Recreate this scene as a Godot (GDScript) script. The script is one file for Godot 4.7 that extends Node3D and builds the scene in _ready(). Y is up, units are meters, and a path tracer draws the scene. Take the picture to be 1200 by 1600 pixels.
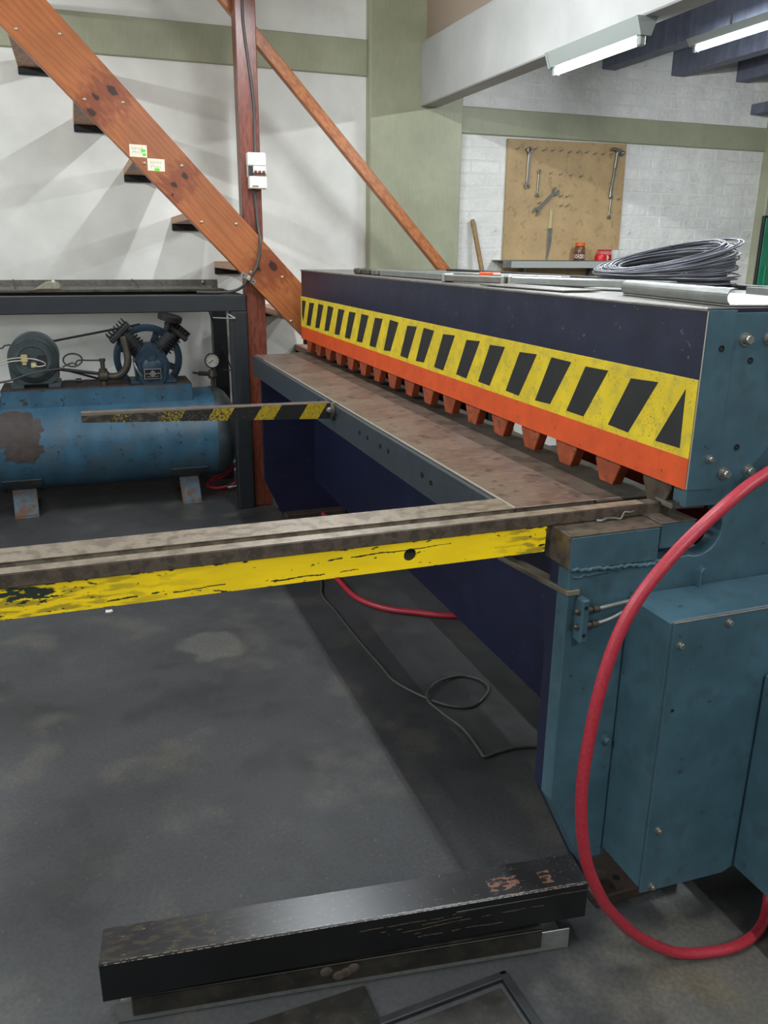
extends Node3D
# A workshop: a long guillotine shear, a compressor under a steel bench, wooden stairs, a tool board.
# x runs right along the back wall, y is up, z comes towards the viewer.

var used := {}
var M := {}
var NA: PackedByteArray
var NB: PackedByteArray
var NC: PackedByteArray
var ND: PackedByteArray
const N := 512
var uvr := [0.0, 0.0, 1.0, 1.0]
var rng := RandomNumberGenerator.new()


func _ready() -> void:
	rng.seed = 7
	setup_view()
	make_noise()
	make_materials()
	build_room()
	build_lamps()
	build_shear()
	build_stairs()
	build_bench()
	build_compressor()
	build_wall_tools()
	build_beam_clutter()
	build_hoses()
	build_floor_items()


# ---------------------------------------------------------------- view and light
func setup_view() -> void:
	var cam := Camera3D.new()
	cam.name = "camera"
	cam.fov = 64.207
	cam.near = 0.05
	cam.far = 60.0
	var yaw := deg_to_rad(20.024)
	var pitch := deg_to_rad(17.739)
	var roll := deg_to_rad(0.531)
	var fwd := Vector3(sin(yaw) * cos(pitch), -sin(pitch), -cos(yaw) * cos(pitch))
	var rt := Vector3(cos(yaw), 0, sin(yaw))
	var up := rt.cross(fwd)
	var r2 := rt * cos(roll) + up * sin(roll)
	var u2 := -rt * sin(roll) + up * cos(roll)
	cam.transform = Transform3D(Basis(r2, u2, -fwd), Vector3(0, 1.42, 0))
	add_child(cam)
	cam.current = true
	var we := WorldEnvironment.new()
	we.name = "environment"
	var e := Environment.new()
	e.background_mode = Environment.BG_COLOR
	e.background_color = Color(0.55, 0.6, 0.68)
	e.background_energy_multiplier = 0.3
	e.tonemap_mode = Environment.TONE_MAPPER_LINEAR
	e.tonemap_exposure = 4.6
	e.sdfgi_enabled = true
	e.ssao_enabled = true
	e.ssil_enabled = true
	we.environment = e
	add_child(we)


const LAMPS := [
	# x, y, z centre, length, light energy
	[2.16, 2.212, -3.36, 0.60, 0.5],
	[3.34, 2.50, -3.58, 1.20, 1.2],
	[0.97, 2.66, -3.40, 1.20, 1.15],
	[0.97, 2.66, -1.20, 1.20, 0.75],
	[0.97, 2.66, 1.40, 1.20, 1.9],
	[-1.7, 2.66, -0.60, 1.20, 1.7],
	[-1.7, 2.66, -3.20, 1.20, 1.9],
	[3.34, 2.50, -0.40, 1.20, 0.7],
]


# ---------------------------------------------------------------- names, objects
func numbered(called: String) -> String:
	if not used.has(called):
		used[called] = 0
		return called
	used[called] += 1
	return "%s_%03d" % [called, used[called]]


func tag(o: Node, label: String, category: String, group := "") -> Node:
	o.set_meta("label", label)
	o.set_meta("category", category)
	if group != "":
		o.set_meta("group", group)
	return o


func thing(called: String, label: String, category: String, at := Vector3.ZERO, group := "") -> Node3D:
	var o := Node3D.new()
	o.name = numbered(called)
	add_child(o)
	o.position = at
	tag(o, label, category, group)
	return o


func obj(called: String, st: SurfaceTool, m: Material, parent: Node = self) -> MeshInstance3D:
	var o := MeshInstance3D.new()
	o.name = numbered(called) if parent == self else called
	o.mesh = st.commit()
	o.material_override = m
	parent.add_child(o, true)
	uvr = [0.0, 0.0, 1.0, 1.0]
	return o


func single(called: String, st: SurfaceTool, m: Material, label: String, category: String, group := "") -> MeshInstance3D:
	var o := obj(called, st, m)
	tag(o, label, category, group)
	return o


func struct(called: String, st: SurfaceTool, m: Material) -> MeshInstance3D:
	var o := obj(called, st, m)
	o.set_meta("kind", "structure")
	return o


# ---------------------------------------------------------------- shapes
func mb() -> SurfaceTool:
	var st := SurfaceTool.new()
	st.begin(Mesh.PRIMITIVE_TRIANGLES)
	return st


func vert(st: SurfaceTool, p: Vector3, n: Vector3) -> void:
	var a := n.abs()
	var uv: Vector2
	if a.z >= a.x and a.z >= a.y:
		uv = Vector2((p.x - uvr[0]) / uvr[2], (uvr[1] - p.y) / uvr[3])
	elif a.y >= a.x:
		uv = Vector2((p.x - uvr[0]) / uvr[2], (uvr[1] - p.z) / uvr[3])
	else:
		uv = Vector2((p.z - uvr[0]) / uvr[2], (uvr[1] - p.y) / uvr[3])
	st.set_normal(n)
	st.set_uv(uv)
	st.add_vertex(p)


func tri(st: SurfaceTool, a: Vector3, b: Vector3, c: Vector3, na: Vector3, nb: Vector3, nc: Vector3) -> void:
	if (b - a).cross(c - a).dot(na + nb + nc) > 0.0:
		vert(st, a, na)
		vert(st, c, nc)
		vert(st, b, nb)
	else:
		vert(st, a, na)
		vert(st, b, nb)
		vert(st, c, nc)


func quad(st: SurfaceTool, a: Vector3, b: Vector3, c: Vector3, d: Vector3, n: Vector3) -> void:
	tri(st, a, b, c, n, n, n)
	tri(st, a, c, d, n, n, n)


func bx(st: SurfaceTool, c: Vector3, s: Vector3, b := 0.003, B := Basis()) -> void:
	# a box with chamfered edges
	var h := s * 0.5
	b = minf(b, minf(h.x, minf(h.y, h.z)) * 0.6)
	for a in 3:
		var u := (a + 1) % 3
		var w := (a + 2) % 3
		for sg in [-1.0, 1.0]:
			var n := Vector3()
			n[a] = sg
			var ps := []
			for k in [[-1, -1], [1, -1], [1, 1], [-1, 1]]:
				var p := Vector3()
				p[a] = sg * h[a]
				p[u] = k[0] * (h[u] - b)
				p[w] = k[1] * (h[w] - b)
				ps.append(c + B * p)
			quad(st, ps[0], ps[1], ps[2], ps[3], B * n)
		for s1 in [-1.0, 1.0]:
			for s2 in [-1.0, 1.0]:
				var n2 := Vector3()
				n2[u] = s1
				n2[w] = s2
				n2 = n2.normalized()
				var e := []
				for k in [[-1, 0], [1, 0], [1, 1], [-1, 1]]:
					var p := Vector3()
					p[a] = k[0] * (h[a] - b)
					p[u] = s1 * (h[u] - (b if k[1] == 1 else 0.0))
					p[w] = s2 * (h[w] - (0.0 if k[1] == 1 else b))
					e.append(c + B * p)
				quad(st, e[0], e[1], e[2], e[3], B * n2)
	for sx in [-1.0, 1.0]:
		for sy in [-1.0, 1.0]:
			for sz in [-1.0, 1.0]:
				var sg := Vector3(sx, sy, sz)
				var p1 := Vector3(h.x, h.y - b, h.z - b) * sg
				var p2 := Vector3(h.x - b, h.y, h.z - b) * sg
				var p3 := Vector3(h.x - b, h.y - b, h.z) * sg
				var n3 := B * sg.normalized()
				tri(st, c + B * p1, c + B * p2, c + B * p3, n3, n3, n3)


func bb(st: SurfaceTool, x0: float, x1: float, y0: float, y1: float, z0: float, z1: float, b := 0.003) -> void:
	bx(st, Vector3((x0 + x1) / 2, (y0 + y1) / 2, (z0 + z1) / 2), Vector3(absf(x1 - x0), absf(y1 - y0), absf(z1 - z0)), b)


func bar(st: SurfaceTool, p: Vector3, q: Vector3, w: float, h: float, b := 0.002, side := Vector3.UP) -> void:
	# a rectangular bar from p to q; h is measured towards «side»
	var y := (q - p).normalized()
	var x := y.cross(side).normalized()
	var z := x.cross(y)
	bx(st, (p + q) * 0.5, Vector3(w, p.distance_to(q), h), b, Basis(x, y, z))


func prism(st: SurfaceTool, poly: PackedVector2Array, d0: float, d1: float, T := Transform3D(), bev := 0.0) -> void:
	# extrudes an outline from depth d0 to d1 (d1 is the front); bev chamfers the front edge
	if Geometry2D.is_polygon_clockwise(poly):
		poly.reverse()
	var inner := poly
	if bev > 0.0:
		var o := Geometry2D.offset_polygon(poly, -bev, Geometry2D.JOIN_MITER)
		if o.size() == 1 and o[0].size() == poly.size():
			inner = o[0]
			if Geometry2D.is_polygon_clockwise(inner):
				inner.reverse()
			var best := 0
			for k in inner.size():
				if inner[k].distance_to(poly[0]) < inner[best].distance_to(poly[0]):
					best = k
			var turned := PackedVector2Array()
			for k in inner.size():
				turned.append(inner[(k + best) % inner.size()])
			inner = turned
		else:
			bev = 0.0
	var nz := T.basis * Vector3(0, 0, 1)
	var sgn := signf(d1 - d0)
	var ids := Geometry2D.triangulate_polygon(inner)
	for k in range(0, ids.size(), 3):
		var a := inner[ids[k]]
		var b := inner[ids[k + 1]]
		var c := inner[ids[k + 2]]
		tri(st, T * Vector3(a.x, a.y, d1), T * Vector3(b.x, b.y, d1), T * Vector3(c.x, c.y, d1), nz * sgn, nz * sgn, nz * sgn)
	ids = Geometry2D.triangulate_polygon(poly)
	for k in range(0, ids.size(), 3):
		var a := poly[ids[k]]
		var b := poly[ids[k + 1]]
		var c := poly[ids[k + 2]]
		tri(st, T * Vector3(a.x, a.y, d0), T * Vector3(b.x, b.y, d0), T * Vector3(c.x, c.y, d0), -nz * sgn, -nz * sgn, -nz * sgn)
	for k in poly.size():
		var a := poly[k]
		var b := poly[(k + 1) % poly.size()]
		var t := (b - a).normalized()
		var n := T.basis * Vector3(t.y, -t.x, 0)
		var f := d1 - sgn * bev
		quad(st, T * Vector3(a.x, a.y, d0), T * Vector3(b.x, b.y, d0), T * Vector3(b.x, b.y, f), T * Vector3(a.x, a.y, f), n)
		if bev > 0.0:
			var ia := inner[k]
			var ib := inner[(k + 1) % poly.size()]
			quad(st, T * Vector3(a.x, a.y, f), T * Vector3(b.x, b.y, f), T * Vector3(ib.x, ib.y, d1), T * Vector3(ia.x, ia.y, d1), (n + nz * sgn).normalized())


func V2(a: Array) -> PackedVector2Array:
	var o := PackedVector2Array()
	for p in a:
		o.append(Vector2(p[0], p[1]))
	return o


func smooth_path(pts: Array, steps := 8) -> PackedVector3Array:
	var o := PackedVector3Array()
	var n := pts.size()
	for i in n - 1:
		var p0: Vector3 = pts[maxi(i - 1, 0)]
		var p1: Vector3 = pts[i]
		var p2: Vector3 = pts[i + 1]
		var p3: Vector3 = pts[mini(i + 2, n - 1)]
		for k in steps:
			o.append(p1.cubic_interpolate(p2, p0, p3, float(k) / steps))
	o.append(pts[n - 1])
	return o


func tube(st: SurfaceTool, pts: PackedVector3Array, r: float, sides := 10, r_end := -1.0) -> void:
	if r_end < 0.0:
		r_end = r
	var n := pts.size()
	var t0 := (pts[1] - pts[0]).normalized()
	var side := t0.cross(Vector3.UP if absf(t0.y) < 0.9 else Vector3.RIGHT).normalized()
	var rings := []
	var dirs := []
	var tan := t0
	for i in n:
		tan = (pts[mini(i + 1, n - 1)] - pts[maxi(i - 1, 0)]).normalized()
		side = (side - tan * side.dot(tan)).normalized()
		var up := side.cross(tan)
		var rr := lerpf(r, r_end, float(i) / (n - 1))
		var ring := []
		var ds := []
		for k in sides:
			var a := TAU * k / sides
			var d := side * cos(a) + up * sin(a)
			ds.append(d)
			ring.append(pts[i] + d * rr)
		rings.append(ring)
		dirs.append(ds)
	for i in n - 1:
		for k in sides:
			var j := (k + 1) % sides
			tri(st, rings[i][k], rings[i][j], rings[i + 1][j], dirs[i][k], dirs[i][j], dirs[i + 1][j])
			tri(st, rings[i][k], rings[i + 1][j], rings[i + 1][k], dirs[i][k], dirs[i + 1][j], dirs[i + 1][k])
	for k in range(1, sides - 1):
		tri(st, rings[0][0], rings[0][k], rings[0][k + 1], -t0, -t0, -t0)
		tri(st, rings[n - 1][0], rings[n - 1][k], rings[n - 1][k + 1], tan, tan, tan)


func rod(st: SurfaceTool, p: Vector3, q: Vector3, r: float, sides := 12, r2 := -1.0) -> void:
	tube(st, PackedVector3Array([p, q]), r, sides, r2)


func lathe(st: SurfaceTool, prof: Array, T := Transform3D(), sides := 24, smooth := 45.0) -> void:
	# prof holds [radius, height] along the local y axis
	var segs := []
	for i in prof.size() - 1:
		var d := Vector2(prof[i + 1][0] - prof[i][0], prof[i + 1][1] - prof[i][1]).normalized()
		segs.append(Vector2(d.y, -d.x))
	var lim := cos(deg_to_rad(smooth))
	for i in segs.size():
		var n0: Vector2 = segs[i]
		var n1: Vector2 = segs[i]
		if i > 0 and segs[i - 1].dot(segs[i]) > lim:
			n0 = (segs[i - 1] + segs[i]).normalized()
		if i < segs.size() - 1 and segs[i + 1].dot(segs[i]) > lim:
			n1 = (segs[i + 1] + segs[i]).normalized()
		for k in sides:
			var a := TAU * k / sides
			var b := TAU * (k + 1) / sides
			var da := Vector3(cos(a), 0, sin(a))
			var db := Vector3(cos(b), 0, sin(b))
			var p00: Vector3 = T * (da * prof[i][0] + Vector3(0, prof[i][1], 0))
			var p01: Vector3 = T * (db * prof[i][0] + Vector3(0, prof[i][1], 0))
			var p10: Vector3 = T * (da * prof[i + 1][0] + Vector3(0, prof[i + 1][1], 0))
			var p11: Vector3 = T * (db * prof[i + 1][0] + Vector3(0, prof[i + 1][1], 0))
			var na0 := T.basis * (da * n0.x + Vector3(0, n0.y, 0))
			var nb0 := T.basis * (db * n0.x + Vector3(0, n0.y, 0))
			var na1 := T.basis * (da * n1.x + Vector3(0, n1.y, 0))
			var nb1 := T.basis * (db * n1.x + Vector3(0, n1.y, 0))
			if prof[i][0] > 1e-6:
				tri(st, p00, p01, p11, na0, nb0, nb1)
			if prof[i + 1][0] > 1e-6:
				tri(st, p00, p11, p10, na0, nb1, na1)


func along(at: Vector3, axis: Vector3) -> Transform3D:
	# a frame whose y axis points along «axis»
	var y := axis.normalized()
	var x := y.cross(Vector3.FORWARD if absf(y.z) < 0.9 else Vector3.RIGHT).normalized()
	return Transform3D(Basis(x, y, x.cross(y)), at)


func bolt(st: SurfaceTool, at: Vector3, axis: Vector3, r: float, h: float) -> void:
	# washer and hexagon head
	lathe(st, [[r * 1.35, 0.0], [r * 1.35, h * 0.2], [0.0, h * 0.2]], along(at, axis), 16, 10.0)
	lathe(st, [[r, h * 0.2], [r, h * 0.85], [r * 0.86, h], [0.0, h]], along(at, axis), 6, 1.0)


func ring_path(c: Vector3, u: Vector3, v: Vector3, n := 24, a0 := 0.0, a1 := TAU) -> PackedVector3Array:
	var o := PackedVector3Array()
	for k in n + 1:
		var a := lerpf(a0, a1, float(k) / n)
		o.append(c + u * cos(a) + v * sin(a))
	return o


# ---------------------------------------------------------------- textures
func noise_bytes(sd: int, freq: float, oct := 5, kind := FastNoiseLite.TYPE_SIMPLEX_SMOOTH) -> PackedByteArray:
	var f := FastNoiseLite.new()
	f.seed = sd
	f.noise_type = kind
	f.frequency = freq
	f.fractal_type = FastNoiseLite.FRACTAL_FBM
	f.fractal_octaves = oct
	var im := f.get_seamless_image(N, N)
	im.convert(Image.FORMAT_L8)
	return im.get_data()


func make_noise() -> void:
	NA = noise_bytes(1, 0.008, 5)
	NB = noise_bytes(2, 0.022, 5)
	NC = noise_bytes(3, 0.07, 3)
	ND = noise_bytes(4, 0.25, 2)


func s(b: PackedByteArray, x: int, y: int) -> float:
	return b[(y & 511) * N + (x & 511)] / 255.0


func fold(v: int) -> int:
	return absi((v & 511) - 256)


func tex(w: int, h: int, fn: Callable) -> ImageTexture:
	var d := PackedByteArray()
	d.resize(w * h * 3)
	var i := 0
	for y in h:
		for x in w:
			var c: Color = fn.call(x, y)
			d[i] = clampi(int(c.r * 255.0), 0, 255)
			d[i + 1] = clampi(int(c.g * 255.0), 0, 255)
			d[i + 2] = clampi(int(c.b * 255.0), 0, 255)
			i += 3
	var im := Image.create_from_data(w, h, false, Image.FORMAT_RGB8, d)
	return ImageTexture.create_from_image(im)


func gray_tex(b: PackedByteArray) -> ImageTexture:
	return ImageTexture.create_from_image(Image.create_from_data(N, N, false, Image.FORMAT_L8, b))


func mat(c: Color, rough := 0.5, metal := 0.0) -> StandardMaterial3D:
	var m := StandardMaterial3D.new()
	m.albedo_color = c
	m.roughness = rough
	m.metallic = metal
	return m


func tmat(t: Texture2D, period := 1.0, rough := 0.5, metal := 0.0, in_world := true) -> StandardMaterial3D:
	var m := mat(Color.WHITE, rough, metal)
	m.albedo_texture = t
	m.uv1_triplanar = true
	m.uv1_world_triplanar = in_world
	m.uv1_scale = Vector3.ONE / period
	return m


func uvmat(t: Texture2D, rough := 0.6, metal := 0.0) -> StandardMaterial3D:
	var m := mat(Color.WHITE, rough, metal)
	m.albedo_texture = t
	return m


func relief(m: StandardMaterial3D, b: PackedByteArray, cm: float) -> StandardMaterial3D:
	m.heightmap_enabled = true
	m.heightmap_texture = bump_of[b.size() * 0 + which(b)]
	m.heightmap_scale = cm
	return m


var bump_of := []


func which(b: PackedByteArray) -> int:
	return [NA, NB, NC, ND].find(b)


func ss(a: float, b: float, v: float) -> float:
	return smoothstep(a, b, v)


# painted metal: soft mottling, dirt in patches, chips and fine upright scratches
func paint(base: Color, chip: Color, chip_at: float, dirt: Color, dirt_amt: float, vary := 0.12, seed_x := 0) -> ImageTexture:
	return tex(512, 512, func(x: int, y: int) -> Color:
		var xx := x + seed_x
		var a := s(NA, xx, y)
		var b := s(NB, xx, y + seed_x)
		var c := s(NC, xx, y)
		var sc := s(NB, xx * 12, y + seed_x)
		var col := base * (1.0 + vary * (a - 0.5) * 2.4 + vary * 0.5 * (b - 0.5) + 0.05 * (sc - 0.5))
		col = col.lerp(dirt, ss(0.5, 0.85, b * 0.65 + a * 0.45) * dirt_amt)
		if c * 0.72 + b * 0.33 > chip_at:
			col = col.lerp(chip, 0.85)
		return col)


func wood(base: Color, dark: Color, wave := 26.0, amt := 0.6, sx := 0) -> ImageTexture:
	# grain runs along v
	return tex(512, 512, func(x: int, y: int) -> Color:
		var w := s(NA, x + sx, fold(y) >> 2)
		var f := s(NC, x * 3 + sx, fold(y) >> 3)
		var g := 0.5 + 0.5 * sin(w * wave + x * TAU * 6.0 / 512.0)
		var col := base.lerp(dark, clampf(g * g * amt + (f - 0.5) * 0.35, 0.0, 1.0))
		return col * (0.9 + 0.2 * s(NB, x + sx, fold(y) >> 1)))


func make_materials() -> void:
	bump_of = [gray_tex(NA), gray_tex(NB), gray_tex(NC), gray_tex(ND)]
	var black := Color(0.03, 0.03, 0.033)
	# floor: dark floor paint worn in clouds, with grit
	M.floor = tmat(floor_tex(), 5.2, 0.5)
	M.floor.roughness_texture = tex(256, 256, func(x: int, y: int) -> Color:
		var v := 0.36 + 0.4 * s(NA, x * 2, y * 2) + 0.12 * (s(NC, x * 2, y * 2) - 0.5)
		return Color(v, v, v))
	M.floor.roughness = 1.0
	relief(M.floor, NC, 0.12)
	M.plaster = tmat(tex(512, 512, func(x: int, y: int) -> Color:
		return Color(0.895, 0.885, 0.855) * (0.95 + 0.08 * s(NA, x, y) + 0.04 * s(NB, x, y))), 2.2, 0.75)
	relief(M.plaster, NB, 0.35)
	M.brickwhite = tmat(tex(512, 512, func(x: int, y: int) -> Color:
		var c := Color(0.90, 0.892, 0.868) * (0.93 + 0.1 * s(NA, x, y) + 0.05 * s(NC, x, y))
		return c.lerp(Color(0.62, 0.6, 0.55), ss(0.72, 0.86, s(NB, x, y) * 0.5 + s(NC, x + 90, y) * 0.5) * 0.5)), 1.1, 0.6)
	relief(M.brickwhite, NB, 0.55)
	M.sage = tmat(paint(Color(0.64, 0.642, 0.535), Color(0.59, 0.60, 0.49), 0.9, Color(0.53, 0.54, 0.45), 0.25, 0.05), 1.8, 0.5)
	relief(M.sage, NB, 0.15)
	M.beamwhite = tmat(tex(256, 256, func(x: int, y: int) -> Color:
		return Color(0.68, 0.675, 0.66) * (0.94 + 0.09 * s(NA, x * 2, y * 2))), 1.8, 0.6)
	relief(M.beamwhite, NB, 0.3)
	M.slate = tmat(wood(Color(0.42, 0.44, 0.505), Color(0.34, 0.355, 0.42), 12.0, 0.4), 0.9, 0.6)
	M.ceil_beige = mat(Color(0.62, 0.55, 0.48), 0.8)
	# shear paints
	M.blue = tmat(paint(Color(0.24, 0.35, 0.395), Color(0.14, 0.16, 0.17), 0.835, Color(0.215, 0.285, 0.31), 0.6, 0.11), 0.75, 0.42)
	relief(M.blue, NB, 0.06)
	M.navy = tmat(paint(Color(0.10, 0.115, 0.20), Color(0.42, 0.42, 0.45), 0.815, Color(0.15, 0.13, 0.17), 0.45, 0.16, 60), 0.7, 0.36)
	relief(M.navy, NB, 0.04)
	M.navyskirt = tmat(paint(Color(0.075, 0.09, 0.20), Color(0.28, 0.32, 0.4), 0.825, Color(0.11, 0.11, 0.17), 0.5, 0.15, 20), 0.8, 0.42)
	M.orange = tmat(paint(Color(0.82, 0.31, 0.12), Color(0.42, 0.24, 0.17), 0.80, Color(0.66, 0.27, 0.13), 0.5, 0.08, 33), 0.6, 0.42)
	M.tooth = tmat(paint(Color(0.63, 0.28, 0.15), Color(0.3, 0.22, 0.19), 0.74, Color(0.34, 0.22, 0.17), 0.8, 0.2, 133), 0.4, 0.45)
	M.yellow = tmat(tex(512, 512, func(x: int, y: int) -> Color:
		var col := Color(0.84, 0.73, 0.13) * (0.93 + 0.12 * s(NA, x, y))
		col = col.lerp(Color(0.66, 0.60, 0.27), ss(0.45, 0.8, s(NB, x + 40, y)) * 0.45)
		if absf(s(NB, x * 2, y * 2) - 0.5) < 0.010 and s(NA, x, y + 90) > 0.48 and s(ND, x, y) > 0.42:
			col = col.lerp(Color(0.2, 0.18, 0.1), 0.6)
		if s(ND, x, y) * 0.6 + s(NB, x + 200, y) * 0.42 > 0.80:
			col = col.lerp(Color(0.15, 0.14, 0.1), 0.7)
		return col), 0.6, 0.5)
	M.stripe = tmat(paint(Color(0.10, 0.10, 0.105), Color(0.2, 0.2, 0.2), 0.84, Color(0.14, 0.14, 0.13), 0.4, 0.12, 9), 0.3, 0.55)
	M.steel = tmat(tex(512, 512, func(x: int, y: int) -> Color:
		var a := s(NA, x, y)
		var st := s(NB, fold(x), y * 4)
		var col := Color(0.45, 0.395, 0.35).lerp(Color(0.40, 0.337, 0.30), ss(0.4, 0.7, a))
		col = col.lerp(Color(0.53, 0.49, 0.44), ss(0.52, 0.8, st) * 0.55)
		col = col.lerp(Color(0.22, 0.19, 0.175), ss(0.6, 0.85, s(NB, x + 99, y + 41)) * 0.6)
		return col * (0.94 + 0.12 * s(ND, x, y))), 0.7, 0.38, 0.35)
	relief(M.steel, NC, 0.02)
	M.arm = tmat(tex(512, 512, func(x: int, y: int) -> Color:
		var col := Color(0.55, 0.50, 0.435).lerp(Color(0.44, 0.395, 0.34), ss(0.4, 0.75, s(NB, fold(x), y)))
		return col * (0.92 + 0.16 * s(NC, x, y))), 0.5, 0.4, 0.35)
	M.bedsteel = tmat(tex(256, 256, func(x: int, y: int) -> Color:
		return Color(0.35, 0.30, 0.25).lerp(Color(0.25, 0.215, 0.185), ss(0.4, 0.75, s(NB, x, y))) * (0.92 + 0.14 * s(NC, x, y))), 0.5, 0.42, 0.35)
	M.barsteel = tmat(tex(512, 512, func(x: int, y: int) -> Color:
		var col := Color(0.385, 0.335, 0.29).lerp(Color(0.30, 0.265, 0.23), ss(0.35, 0.7, s(NB, x, y)))
		return col.lerp(Color(0.45, 0.4, 0.35), ss(0.62, 0.8, s(NC, x, y)) * 0.5)), 0.4, 0.42, 0.4)
	M.apron = tmat(paint(Color(0.205, 0.225, 0.245), Color(0.4, 0.4, 0.4), 0.86, Color(0.15, 0.16, 0.17), 0.5, 0.1, 71), 0.5, 0.42)
	M.brightedge = mat(Color(0.72, 0.7, 0.66), 0.35, 0.6)
	M.chrome = tmat(tex(128, 128, func(x: int, y: int) -> Color:
		return Color(0.62, 0.61, 0.58) * (0.8 + 0.4 * s(NC, x * 4, y * 4))), 0.15, 0.32, 0.8)
	M.zinc = tmat(paint(Color(0.55, 0.56, 0.545), Color(0.4, 0.4, 0.38), 0.84, Color(0.45, 0.44, 0.4), 0.5, 0.1, 17), 0.4, 0.34, 0.6)
	M.greysteel = tmat(paint(Color(0.45, 0.43, 0.4), Color(0.3, 0.27, 0.24), 0.82, Color(0.32, 0.3, 0.28), 0.6, 0.15, 45), 0.4, 0.42, 0.4)
	M.dark = tmat(paint(Color(0.115, 0.12, 0.125), Color(0.22, 0.2, 0.18), 0.84, Color(0.17, 0.15, 0.13), 0.6, 0.2, 3), 0.35, 0.5)
	M.hole = mat(Color(0.012, 0.012, 0.012), 0.9)
	M.frameblack = tmat(paint(Color(0.125, 0.14, 0.155), Color(0.3, 0.3, 0.3), 0.87, Color(0.1, 0.105, 0.11), 0.5, 0.1, 8), 0.6, 0.42)
	M.rustfoot = tmat(paint(Color(0.24, 0.19, 0.15), Color(0.35, 0.22, 0.14), 0.76, Color(0.13, 0.12, 0.11), 0.8, 0.2, 21), 0.3, 0.6)
	# the yellow plate: paint flaked along both edges
	M.yellowplate = uvmat(tex(1024, 64, func(x: int, y: int) -> Color:
		var v := y / 63.0
		var col := Color(0.97, 0.82, 0.05) * (0.95 + 0.1 * s(NA, x, y * 2))
		var edge := maxf(ss(0.10, 0.0, v) * 0.4, ss(0.93, 1.0, v) * 0.8)
		var left := ss(620.0, 330.0, float(x))
		var right := ss(930.0, 1010.0, float(x))
		col = col.lerp(Color(0.6, 0.52, 0.16), clampf((left + right) * ss(0.4, 0.7, s(NB, x, y * 3)), 0.0, 0.8))
		var flake := s(NB, x + 33, y * 2) * 0.6 + s(NC, x, y * 2) * 0.42
		if flake + edge * 0.3 + (left + right) * 0.06 > 0.765:
			col = Color(0.14, 0.16, 0.13)
		var hb := Vector2((x - 370) / 30.0, (v - 0.24) / 0.26).length() + (s(NB, x * 2, y * 4) - 0.5) * 2.2
		if hb < 0.8:
			col = Color(0.15, 0.19, 0.15)
		for k in 3:
			var yc := [0.78, 0.80, 0.34][k] as float
			var x0 := [450.0, 640.0, 700.0][k] as float
			var x1 := [610.0, 790.0, 880.0][k] as float
			var yy := yc + 0.10 * (s(NA, x, k * 90) - 0.5) + 0.06 * (s(NB, x, k * 60) - 0.5) - (x - x0) * 0.0004
			if x > x0 and x < x1 and absf(v - yy) < 0.012 + 0.025 * s(NC, x, k * 40) * ss(x1, x0, float(x)) and s(NB, x, k * 130 + 20) > 0.4:
				col = Color(0.17, 0.17, 0.1)
		return col), 0.45)
	M.supportbar = uvmat(tex(512, 32, func(x: int, y: int) -> Color:
		var k := fposmod(x / 512.0 * 7.0 + y / 32.0 * 0.35 + 0.55, 1.35)
		var wear := ss(0.0, 1.0, x / 512.0)
		var col := Color(0.19, 0.18, 0.16).lerp(Color(0.4, 0.36, 0.29), ss(0.35, 0.75, s(NB, x * 2, y * 4)) * 0.7)
		if k < 0.58 and s(NC, x * 2, y * 4) * 0.7 + wear * 0.42 > 0.5:
			col = Color(0.68, 0.58, 0.12) * (0.75 + 0.4 * s(NC, x * 2, y * 3))
		elif k >= 0.58 and s(NC, x * 2 + 80, y * 4) * 0.6 + wear * 0.5 > 0.5:
			col = Color(0.1, 0.1, 0.1)
		if y < 4:
			col = Color(0.45, 0.42, 0.37)
		return col), 0.45, 0.2)
	M.blacktube = uvmat(tex(1024, 128, func(x: int, y: int) -> Color:
		var v := y / 127.0
		var u := x / 1023.0
		var col := Color(0.15, 0.145, 0.15) * (0.8 + 0.4 * s(NA, x, y))
		col = col.lerp(Color(0.25, 0.22, 0.17), ss(0.42, 0.7, s(NB, x, y * 2)) * ss(0.55, 0.15, u) * 0.8)
		if s(NC, x >> 1, y * 3) * 0.62 + s(NB, x, y) * 0.42 > 0.78:
			col = col.lerp(Color(0.55, 0.48, 0.38), 0.8)
		var ea := minf(v, 1.0 - v)
		if ea < 0.035 and s(NC, x, 50) > 0.46:
			col = Color(0.62, 0.58, 0.52)
		var px := absf(u - 0.82)
		if (px < 0.035 or absf(u - 0.915) < 0.013) and absf(v - 0.38) < 0.2 and s(NC, x >> 1, y) + 0.35 * (s(NB, x * 2, y * 2) - 0.5) > 0.5:
			col = Color(0.46, 0.33, 0.27)
		if u > 0.3 and s(ND, x, y) * 0.6 + s(NC, x + 40, y) * 0.4 > 0.8:
			col = Color(0.72, 0.7, 0.68)
		return col), 0.3)
	M.blackside = uvmat(tex(1024, 96, func(x: int, y: int) -> Color:
		var v := y / 95.0
		var u := x / 1023.0
		var col := Color(0.065, 0.065, 0.07) * (0.8 + 0.4 * s(NA, x, y))
		for k in 5:
			var yy := 0.25 + 0.12 * k + 0.1 * (s(NA, x >> 1, k * 90) - 0.5) - (u - 0.7) * 0.25
			if absf(v - yy) < 0.014 and u > 0.5 + 0.03 * k and u < 0.99 - 0.09 * ((k * 3) % 5) and s(NB, x, k * 70) > 0.4:
				col = col.lerp(Color(0.42, 0.36, 0.27), 0.75)
		if v < 0.02 and s(NC, x, 10) > 0.45:
			col = Color(0.55, 0.5, 0.44)
		return col), 0.35)
	# woods
	M.stringer = uvmat(stringer_tex(), 0.34)
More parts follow.
